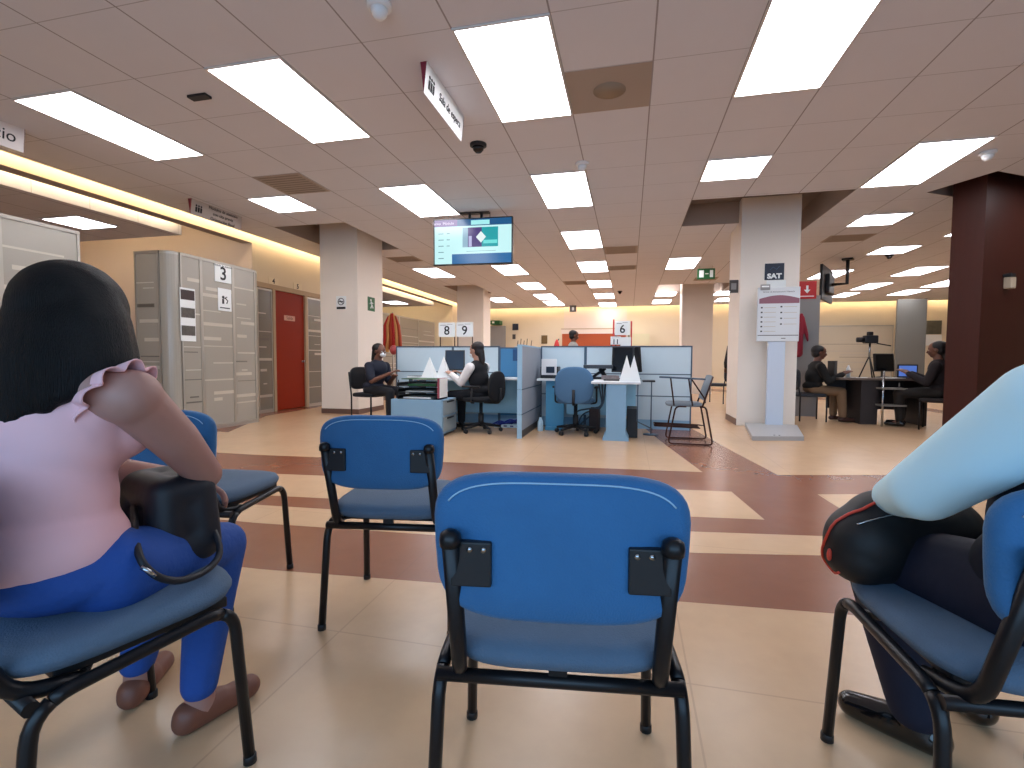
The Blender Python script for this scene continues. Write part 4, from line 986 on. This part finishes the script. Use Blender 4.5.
for k in range(3):
    b = MB(); b.tube(rnd([(.28-.05*k, .0, .69), (.25, -.05, .35), (.05-.1*k, -.05, .2+.04*k), (-.12, .05, .03), (.1, .1, .03)], .1), .011, m_edge, 6); b.build('cable', t)
b = MB(); b.box((-.3, .05, 0), (.0, .14, .06), m_white, bev=.005); b.build('power_strip', t)
t = thing('bottle', 'slim pale blue bottle standing on the floor beside the grey end partition', 'bottle', (-1.21, 6.85, 0)); b = MB(); b.lathe([(.035, 0), (.04, .02), (.04, .13), (.02, .17), (.015, .2)], (0, 0, 0), mcw); b.build('body', t); b = MB(); b.lathe([(.017, .2), (.017, .225)], (0, 0, 0), m_navy); b.build('cap', t)

# task chairs
def task_chair(label, fabric, x, y, rz, bw=.50, bh=.49, arms=True):
    t = thing('task_chair', label, 'chair', (x, y, 0), rz)
    b = MB(); b.pad(bw, .46, .07, fabric, (0, 0, .46), e=3.2, edge=.03); b.build('seat', t)
    b = MB(); b.pad(bw, bh, .05, fabric, (0, -.26, .43+bh/2), e=2.7, up='y', bend=.2, edge=.02, taper=-.06); b.build('backrest', t)
    b = MB(); b.tube(rnd([(0, -.05, .42), (0, -.30, .42), (0, -.30, .62)], .06), .02, m_blackp, 8); b.build('back_support', t)
    b = MB(); b.tube([(0, 0, .1), (0, 0, .42)], .025, m_blackp, 10); b.tube([(0, 0, .08), (0, 0, .26)], .038, m_blackp, 10); b.build('gas_lift', t)
    for k in range(5):
        a = 2*PI*k/5+PI/2; dx, dy = math.cos(a), math.sin(a)
        b = MB(); b.tube([(dx*.03, dy*.03, .11), (dx*.28, dy*.28, .075)], [.025, .016], m_blackp, 8); g = b.build('base_arm', t)
        b = MB(); b.lathe([(.028, -.02), (.03, 0), (.028, .02)], (dx*.28, dy*.28, .03), m_blackp, 12, axis=(-dy, dx, 0)); b.build('castor', g)
    if arms:
        for s in (-1, 1):
            b = MB(); b.tube(rnd([(s*.2, .0, .42), (s*.28, 0, .43), (s*.28, -.02, .63)], .03), .013, m_blackp, 8); b.box((s*.28-.025, -.14, .63), (s*.28+.025, .13, .655), m_blackp, bev=.008); b.build('armrest', t)
    return t
task_chair('empty blue grey task chair seen from behind at the right desk', m_taskb, -.70, 6.72, 0)
task_chair('black task chair under the woman in the black vest', mat('black_fabric', '#101218', .85), -2.0, 6.56, 1.35, .44, .42)
# tablet-arm chair
t = thing('tablet_arm_chair', 'tablet arm chair with grey seat and brown tube frame, standing side-on', 'chair', (.72, 6.4, 0))
for s in (-.24, .24):
    b = MB(); b.tube(rnd([(.10, s, .46), (.17, s, .46), (.255, s, .012), (-.25, s, .012), (-.17, s, .46), (-.05, s, .46)], .05, 4), .0105, m_bronze, 8); b.build('sled_leg', t)
    b = MB(); b.tube(rnd([(.13, s, .46), (.24, s, .82)], .05), .0105, m_bronze, 8); b.build('back_post', t)
b = MB(); b.pad(.42, .46, .04, m_seatg, (-.06, 0, .475), e=4, edge=.015); b.build('seat', t)
b = MB(); R_ = Matrix.Rotation(.3, 4, 'Y'); b.pad(.03, .46, .30, m_seatg, (0, 0, 0), e=4, edge=.01)
for v in b.bm.verts: v.co = R_ @ v.co+V((.195, 0, .68))
b.build('backrest', t)
b = MB(); b.tube([(-.19, -.24, .47), (-.235, -.24, .80)], .009, m_bronze, 8); b.tube([(.02, -.24, .47), (-.03, -.24, .79)], .009, m_bronze, 8); b.tube([(.16, -.24, .55), (.0, -.24, .79)], .009, m_bronze, 8); b.build('tablet_support', t)
b = MB(); b.prism([(-.37, -.30, .80), (-.34, -.08, .80), (-.05, -.08, .785), (.15, -.19, .78), (.15, -.30, .78)], (0, 0, .018), m_edge); b.build('writing_tablet', t)
b = MB(); [b.tube([(-.4, y_, .20), (.13, y_, .19)], .008, m_bronze, 6) for y_ in (.24, .12, 0, -.1)]; b.tube([(-.4, .24, .20), (-.4, -.1, .20)], .008, m_bronze, 6); b.tube([(.13, .24, .19), (.225, .24, .18)], .008, m_bronze, 6); b.build('book_rack', t)
t = thing('side_table', 'small black topped stand just right of the paper tents', 'stand', (.30, 6.9, 0)); b = MB(); b.box((-.12, -.15, .72), (.04, .15, .74), m_blackp); b.build('top', t); b = MB(); b.tube([(0, 0, 0), (0, 0, .72)], .008, m_edge, 8); b.lathe([(.1, 0), (.1, .012)], (0, 0, 0), m_edge); b.build('pole', t)

# streamers, far things on the left
t = thing('streamers', 'red and gold cloth streamers hanging behind the man in the white mask', 'streamers', (-5.1, 10.0, 0))
for k in range(6):
    mm = (m_red, mat('gold_cloth', '#d8a060', .6), mat('rust_cloth', '#b04020', .6))[k % 3]
    xx = -.16+.065*k; b = MB(); p = [(xx*.5, 0, 2.03-.03*abs(k-2.5)), (xx, -.02, 1.75), (xx*1.1, .01, 1.5), (xx*1.25, -.01, 1.22-.05*(k % 2))]
    b.tube(p, [.02, .035, .038, .042], mm, 6); b.build('streamer', t)
b = MB(); b.tube([(0, .03, 0), (0, .03, 2.05)], .015, m_alu, 8); b.lathe([(.16, 0), (.15, .02)], (0, .03, 0), m_alu); b.build('pole', t)
t = thing('balloon', 'dull red round balloon just above the partition by the man in the white mask', 'balloon', (-4.05, 8.0, 1.17)); b = MB(); b.ell((0, 0, 0), (.07, .07, .085), mat('balloon_red', '#a84040', .35)); b.build('skin', t); b = MB(); b.tube([(0, 0, -.08), (.01, 0, -1.17)], .003, m_paper, 5); b.build('string', t)

# far wall
def farbox(name, label, cat, x0, x1, z0, z1, m, y=20.49, th=.03, **k):
    b = MB(); b.box((x0, y-th, z0), (x1, y, z1), m); return tag(b.build(name), label, cat)
t = thing('counter_screen', 'orange red wall screen with a pale top rail at the far wall', 'screen', (-1.4, 20.4, 0)); b = MB(); b.box((-1.32, 0, 0), (1.25, .03, 2.1), mat('orange_screen', '#a84a1c', .6)); b.build('panel', t); b = MB(); b.box((-1.36, -.02, 2.1), (1.3, .04, 2.28), m_wallp); b.box((-1.36, -.03, 2.28), (1.3, .04, 2.32), m_beige); b.build('rail', t)
b = MB(); b.box((-5.85, 20.0, 0), (-5.05, 20.1, 2.43), m_grey); tag(b.build('grey_screen'), 'grey screen below the green exit sign on the far wall', 'screen')
b = MB(); b.box((-5.7, 20.0, 2.5), (-5.3, 20.49, 2.66), m_green); b.box((-5.62, 19.995, 2.54), (-5.52, 20, 2.62), m_paper); tag(b.build('exit_sign'), 'green exit sign high on the far wall above the grey screen', 'sign')
farbox('wall_notice', 'dark square notice high on the far wall right of the green exit sign', 'notice', -4.85, -4.6, 2.28, 2.55, m_navy); farbox('wall_notice', 'brown patterned board on the far wall behind the printer', 'notice', -3.6, -3.35, 1.7, 2.05, mat('brown_board', '#6a5430', .7, var=.3, vs=20)); farbox('wall_notice', 'tiny dark notice on the far wall below the square notice', 'notice', -4.85, -4.72, 1.9, 2.1, m_dgrey)
t = thing('hanging_sign', 'small dark sign hanging from the far end of the ceiling', 'sign', (-2.15, 19.2, HC)); b = MB(); b.box((-.13, -.01, -.3), (.13, .01, -.05), m_dgrey); b.build('plate', t); b = MB(); b.tube([(0, 0, 0), (0, 0, -.05)], .01, m_alu, 6); b.build('rod', t); b = MB(); b.box((-.04, -.012, -.24), (.04, -.01, -.12), m_paper); b.build('mark', t)
t = thing('fire_extinguisher', 'red cylinder standing by the far orange screen', 'extinguisher', (-2.45, 17.0, .55)); b = MB(); b.lathe([(.09, 0), (.1, .1), (.1, .75), (.06, .9), (.02, .98)], (0, 0, .2), m_red); b.build('tank', t); b = MB(); b.box((-.12, -.12, -.55), (.12, .12, .2), m_grey); b.build('plinth', t); b = MB(); b.tube([(0, 0, 1.1), (.08, 0, 1.2)], .02, m_blackp, 6); b.build('handle', t)
b = MB(); b.box((-.02, 19.9, 1.6), (.75, 20.49, 2.06), mat('cream_box', '#dcd4b0', .6)); tag(b.build('wall_cabinet'), 'cream cabinet on the far wall right of the board with the 6', 'cabinet')
for k, (x_, y_, z_, lab) in enumerate(((-.3, 0, 0, 'a'), (.0, 0, 0, 'b'))): pass
t = thing('pen_cup', 'pens standing up behind the grey end partition', 'pens', (-1.62, 7.6, 1.22)); b = MB(); [b.tube([(x_, 0, 0), (x_+.01, 0, .09+.03*(i % 2))], .006, m_dgrey, 5) for i, x_ in enumerate((-.1, -.05, .0, .05, .12))]; b.build('pen', t); b = MB(); b.box((-.14, -.03, -1.22), (.15, .03, .0), m_part); b.build('shelf', t)

# ------------------------------------------------------------------ right-hand office beyond the kiosk
b = MB(); glass_panel(b, (6.7, 20.2), (9.1, 20.2), 0, 2.32, 81, mat('white_board', '#c8bda8', .3)); tag(b.build('glass_screen'), 'wide far screen with horizontal film lines behind the tripod camera', 'glass screen')
b = MB(); b.box((8.2, 18.0, 0), (9.0, 18.08, 2.98), mat('tall_grey', '#67655f', .7)); tag(b.build('partition'), 'tall dark grey partition behind the laptop', 'partition')
t = thing('wall_poster', 'dark photograph poster on the far wall right of the tall grey partition', 'poster', (10.1, 20.49, 2.1)); b = MB(); b.box((-.28, -.02, -.1), (.6, 0, .38), mat('poster_dark', '#5c5a4c', .6, var=.4, vs=8)); b.build('photograph', t); b = MB(); b.box((-.3, -.02, -.5), (.62, 0, -.12), m_paper); b.build('caption_sheet', t)
m_dd = mat('desk_dark', '#332c2b', .6)
t = thing('desk', 'dark desk between the two seated people beyond the kiosk', 'desk', (3.9, 9.3, 0))
b = MB(); b.box((-.6, -.35, .71), (.75, .35, .745), mat('desk_brown', '#6a5a50', .5), bev=.004); b.build('desk_top', t)
b = MB(); b.box((-.26, -.3, 0), (-.02, .3, .71), m_dd); b.build('pedestal', t); b = MB(); b.box((.6, -.3, 0), (.66, .3, .71), m_dd); b.build('leg', t); b = MB(); b.box((-.55, .28, .2), (.7, .31, .7), m_dd); b.build('modesty_panel', t)
t = thing('trolley', 'narrow metal pole rack in front of the dark desk', 'rack', (3.84, 8.75, 0)); b = MB(); b.tube([(0, 0, 0), (0, 0, .86)], .016, m_chrome, 8); b.tube([(.26, .1, 0), (.26, .1, .68)], .012, m_dgrey, 8); b.build('pole', t)
for z in (.32, .58): b = MB(); b.box((-.04, -.06, z), (.30, .14, z+.025), m_alu); b.build('shelf', t)
t = thing('tripod_camera', 'black camera on a small silver tripod standing on the dark desk', 'camera', (3.82, 9.2, .746))
for a in (.5, 2.6, 4.7): b = MB(); b.tube([(0, 0, .36), (.13*math.cos(a), .13*math.sin(a), 0)], .01, m_blackp, 6); b.build('tripod_leg', t)
b = MB(); b.tube([(0, 0, .3), (0, 0, .56)], .016, m_chrome, 8); b.build('column', t); b = MB(); b.box((-.09, -.06, .56), (.1, .06, .69), m_blackp, bev=.015); b.box((-.04, -.04, .69), (.03, .03, .75), m_blackp, bev=.01, rz=.3); b.lathe([(.045, 0), (.04, .1)], (-.09, 0, .62), m_blackp, 12, axis=(-1, 0, 0)); b.build('camera_body', t)
b = MB(); b.tube([(.1, 0, .56), (.3, .0, .52)], .01, m_blackp, 6); b.build('pan_handle', t)
monitor('monitor', 'dark desktop monitor beside the tripod camera', 4.15, 9.45, .746, .3, .34, .3, mat('dark_screen', '#0a0c10'))
t = thing('laptop', 'open laptop with a glowing blue screen on the dark desk', 'laptop', (4.38, 9.1, .746), .1); b = MB(); b.box((-.15, -.12, 0), (.15, .1, .015), m_blackp); b.build('keyboard', t); b = MB(); b.box((-.15, .1, .01), (.15, .115, .22), m_blackp); l_ = b.build('lid', t); b = MB(); b.box((-.13, .098, .03), (.13, .1, .2), em('laptop_blue', '#5878c8', .9)); b.build('screen', l_)
b = MB(); b.box((4.0, 8.96, .746), (4.3, 9.2, .752), m_paper, rz=.2); tag(b.build('document'), 'white papers beside the glowing laptop', 'paper')
b = MB(); b.box((3.6, 9.0, .746), (3.72, 9.1, .752), m_paper, rz=.5); tag(b.build('document'), 'small paper on the near edge of the dark desk', 'paper')
t = thing('bottle', 'pale bottle standing on the dark desk left of the tripod', 'bottle', (3.62, 9.45, .746)); b = MB(); b.lathe([(.03, 0), (.032, .02), (.032, .14), (.014, .18), (.014, .2)], (0, 0, 0), m_paper); b.build('body', t)
b = MB(); b.box((3.32, 9.2, .746), (3.36, 9.5, 1.02), m_dgrey); tag(b.build('display_board'), 'dark upright panel at the left end of the dark desk', 'panel')
# chairs there
def guest(label, x, y, rz, m):
    t = thing('guest_chair', label, 'chair', (x, y, 0), rz)
    b = MB(); b.pad(.48, .46, .06, m, (0, 0, .44), e=4, edge=.02); b.build('seat', t); b = MB(); b.pad(.46, .36, .05, m, (0, -.23, .70), e=3.5, up='y', bend=.2); b.build('backrest', t)
    for sx in (-1, 1):
        b = MB(); b.tube([(sx*.22, .2, 0), (sx*.22, .2, .42)], .013, m_black, 8); b.build('leg', t); b = MB(); b.tube([(sx*.22, -.2, 0), (sx*.22, -.2, .42), (sx*.2, -.27, .80)], .013, m_black, 8); b.build('leg', t)
    return t
m_dc = mat('charcoal_fabric', '#2c3038', .85)
guest('charcoal chair under the man in khaki trousers', 3.0, 9.35, -PI/2, m_dc)
guest('dark chair under the person at the glowing laptop', 4.5, 8.58, 1.0, mat('dark_mesh', '#241e1e', .8))
guest('dark chair standing far behind the kiosk pillar edge', 2.05, 12.6, 1.2, m_dc)
t = guest('black tube framed chair under the man in the white mask', -4.03, 7.16, -PI/2-.22, mat('black_fabric', '#101218'))

# ------------------------------------------------------------------ the other people
def sitter(label, x, y, rz, top, legs, skin, hair, head_f=(0, 1, -.15), hands=((-.14, .38, .80), (.14, .38, .80)), long_sleeve=None, vest=None, mask=False, shoe=None, longhair=0, lean=0, seat=.50, hs=1.0, stand=False, knee=.42):
    """a seated (or standing) figure facing +y before it is turned by rz about z"""
    t = thing('person', label, 'person', (x, y, 0), rz)
    H = V((0, .02+lean, 1.14)); C = V((0, lean*.8, .90)); dz = .42 if stand else 0
    H.z += dz; C.z += dz; S = seat+dz
    shs = [C+V((s*.175, 0, .0)) for s in (-1, 1)]; hd = [V(h_)+V((0, 0, dz)) for h_ in hands]
    els = []
    for sh_, h_, s in zip(shs, hd, (-1, 1)):
        m_ = (sh_+h_)/2; L = (h_-sh_).length; q = math.sqrt(max(.0004, .275**2-(L/2)**2)) if L < .55 else .02
        els.append(m_+V((s*.35, -.35, -.85)).normalized()*q)
    O = Org(); P = add_head(O, H, head_f, hs); R = rotm(head_f)
    O.cap(H+V((0, -.01, -.06)), C+V((0, 0, .06)), .05, .06); O.cap(C, (0, 0, S+.12), .09, .1); O.cap((-.07, 0, S+.03), (.07, 0, S+.03), .09)
    for sh_, e_, h_, s in zip(shs, els, hd, (-1, 1)):
        O.chain([sh_, e_, h_], [.05, .038, .026]); dd = (h_-e_).normalized(); add_hand(O, h_, dd, (-.3*s, 0, -1), s, .5)
    if stand: K = [(V((s*.09, 0, S)), V((s*.1, .03, .5)), V((s*.1, 0, .09))) for s in (-1, 1)]
    else: K = [(V((s*.09, .0, S+.02)), V((s*.12, knee, .50)), V((s*.12+.02, knee+.02*s, .10))) for s in (-1, 1)]
    for h_, k_, a_ in K: O.chain([h_, k_, a_], [.07, .052, .036]); O.cap(a_+V((0, 0, -.04)), a_+V((0, .12, -.06)), .032, .026)
    O.out('body', skin, t, .009, 3); eyes(P, R, hs, t, (0, 0, 0))
    O = Org(); O.ell(C+V((0, 0, -.04)), (.17, .115, .15)).ell((C+V((0, 0, S+.1)))/2+V((0, 0, .0)), (.16, .13, .16)) if False else O.ell(C+V((0, 0, -.04)), (.17, .115, .15))
    mid = C.lerp(V((0, 0, S+.1)), .55); O.ell(mid, (.165, .13, .17)); O.ell((0, 0, S+.08), (.175, .14, .09)); O.cap(shs[0]+V((.03, 0, 0)), shs[1]-V((.03, 0, 0)), .065)
    for sh_, e_, h_ in zip(shs, els, hd):
        if long_sleeve is None: O.cap(sh_, sh_.lerp(e_, .8), .066, .06)
        elif not vest: O.chain([sh_, e_, e_.lerp(h_, .88)], [.066, .055, .042])
    O.out('top', top, t, .011, 5)
    if vest:
        O = Org()
        for sh_, e_, h_ in zip(shs, els, hd): O.chain([sh_, e_, e_.lerp(h_, .88)], [.068, .056, .044])
        O.out('sleeves', long_sleeve, t, .011, 4)
    O = Org(); O.ell((0, .02, S+.03), (.18, .15, .09))
    for h_, k_, a_ in K: O.chain([h_, k_, a_+V((0, 0, .02))], [.09, .068, .055])
    O.out('trousers', legs, t, .011, 4)
    for h_, k_, a_ in K: O = Org(); O.cap(a_+V((0, -.03, -.055)), a_+V((0, .15, -.062)), .037, .032).cap(a_+V((0, 0, -.02)), a_+V((0, 0, -.05)), .04); O.out('shoe', shoe or m_shoeb, t, .009, 3)
    O = Org(); O.ell(H+V((0, -.022, .035))*1.0, (.084*hs, .1*hs, .086*hs), R).ell(H+V((0, -.05, -.02)), (.078*hs, .062*hs, .075*hs))
    if longhair: O.chain([H+V((0, -.08, -.02)), H+V((0, -.1, -.14)), H+V((0, -.12, -.14-longhair))], [.05, .045, .02])
    O.out('hair', hair, t, .009, 3)
    if mask:
        O = Org(); O.ell(P(0, .075, -.05), (.052*hs, .04*hs, .045*hs), R); O.cap(P(-.065, .01, -.03), P(.065, .01, -.03), .004); O.out('face_mask', m_white, t, .008, 2)
    return t
pa = sitter('man in dark polo shirt and white face mask sitting at the left desk', -3.97, 7.14, -PI/2-.22, mat('polo_navy', '#151a2c', .8), mat('trouser_black', '#0e1018', .8), sk_d, hair_s, hands=((-.1, .30, .72), (.12, .42, .79)), mask=True, longhair=.04, lean=.10); pa.scale = (1.12, 1.05, 1.0)
sitter('person with dark hair, black vest and white sleeves typing at the monitor', -2.02, 6.56, 1.22, mat('vest_black', '#0c0d14', .85), mat('trouser_black', '#0e1018'), sk_l, mat('brown_black_hair', '#1a0e0e', .5), head_f=(0, 1, -.2), hands=((-.12, .42, .80), (.1, .40, .80)), long_sleeve=mat('sleeve_white', '#ece8e6', .8), vest=True, mask=True, longhair=.06, lean=.04)
sitter('man in dark shirt and khaki trousers sitting beyond the kiosk', 3.05, 9.35, -PI/2, mat('shirt_black', '#12100f', .85), mat('khaki', '#7d6248', .85, var=.06), sk_d, hair_s, hands=((-.1, .38, .77), (.14, .38, .79)), long_sleeve=mat('shirt_black', '#12100f'), lean=.06, shoe=mat('shoe_brown', '#3a1c14', .5), knee=.36).scale = (1.12, 1.08, 1.02)
sitter('person in dark clothes seated at the glowing laptop by the wood pillar', 4.52, 8.62, .95, mat('top_dark', '#1a1216', .85), mat('trouser_dark', '#1a1512', .85), sk_d, hair_s, hands=((-.12, .34, .80), (.12, .36, .80)), long_sleeve=mat('top_dark', '#1a1216'), lean=.03, longhair=.05).scale = (1.15, 1.1, 1.05)
sitter('man in pale grey shirt standing far back before the orange screen', -1.22, 11.0, -1.2, mat('shirt_grey', '#a7a4a0', .85), mat('trouser_dark', '#1a1512'), sk_d, hair_s, head_f=(0, 1, -.25), stand=True, long_sleeve=mat('shirt_grey', '#a7a4a0'), hands=((-.2, .15, .45), (.2, .15, .45)))
sitter('dark haired person almost hidden behind the partition right of the grey shirted man', -.85, 9.4, 0, mat('top_dark', '#1a1216'), mat('trouser_dark', '#1a1512'), sk_d, hair_s, lean=.03)
sitter('person of whom only dark hair shows above the partition with the 8', -4.25, 9.4, 0, mat('top_dark', '#1a1216'), mat('trouser_dark', '#1a1512'), sk_d, hair_s, lean=.03)
sitter('person of whom only dark hair shows above the rightmost pale partition', .16, 9.5, 0, mat('top_dark', '#1a1216'), mat('trouser_dark', '#1a1512'), sk_d, hair_s, lean=.03)
sitter('person in dark clothes standing at the left edge of the kiosk pillar', 2.38, 12.0, .2, mat('top_dark', '#1a1216'), mat('trouser_dark', '#1a1512'), sk_d, hair_s, stand=True, long_sleeve=mat('top_dark', '#1a1216'), hands=((-.24, .05, .45), (.24, .05, .45)))
guest('chair behind the partition right of the grey shirted man', -.85, 9.4, 0, m_dc); guest('chair behind the partition with the 8', -4.25, 9.4, 0, m_dc); guest('chair behind the rightmost pale partition', .16, 9.5, 0, m_dc)
# soap dispenser on the dark pillar
W2 = W_.normalized(); pp = P1+W_*.42
t = thing('dispenser', 'small cream dispenser with a dark tap on the dark wood pillar', 'dispenser', (pp.x, pp.y, 2.0), math.atan2(W2.y, W2.x)); b = MB(); b.box((-.03, -.08, -.09), (.07, 0, .05), mat('cream_plastic', '#b8a890', .5), bev=.01); b.build('body', t); b = MB(); b.box((-.05, -.09, .05), (.04, 0, .09), m_blackp, bev=.008); b.build('cap', t)
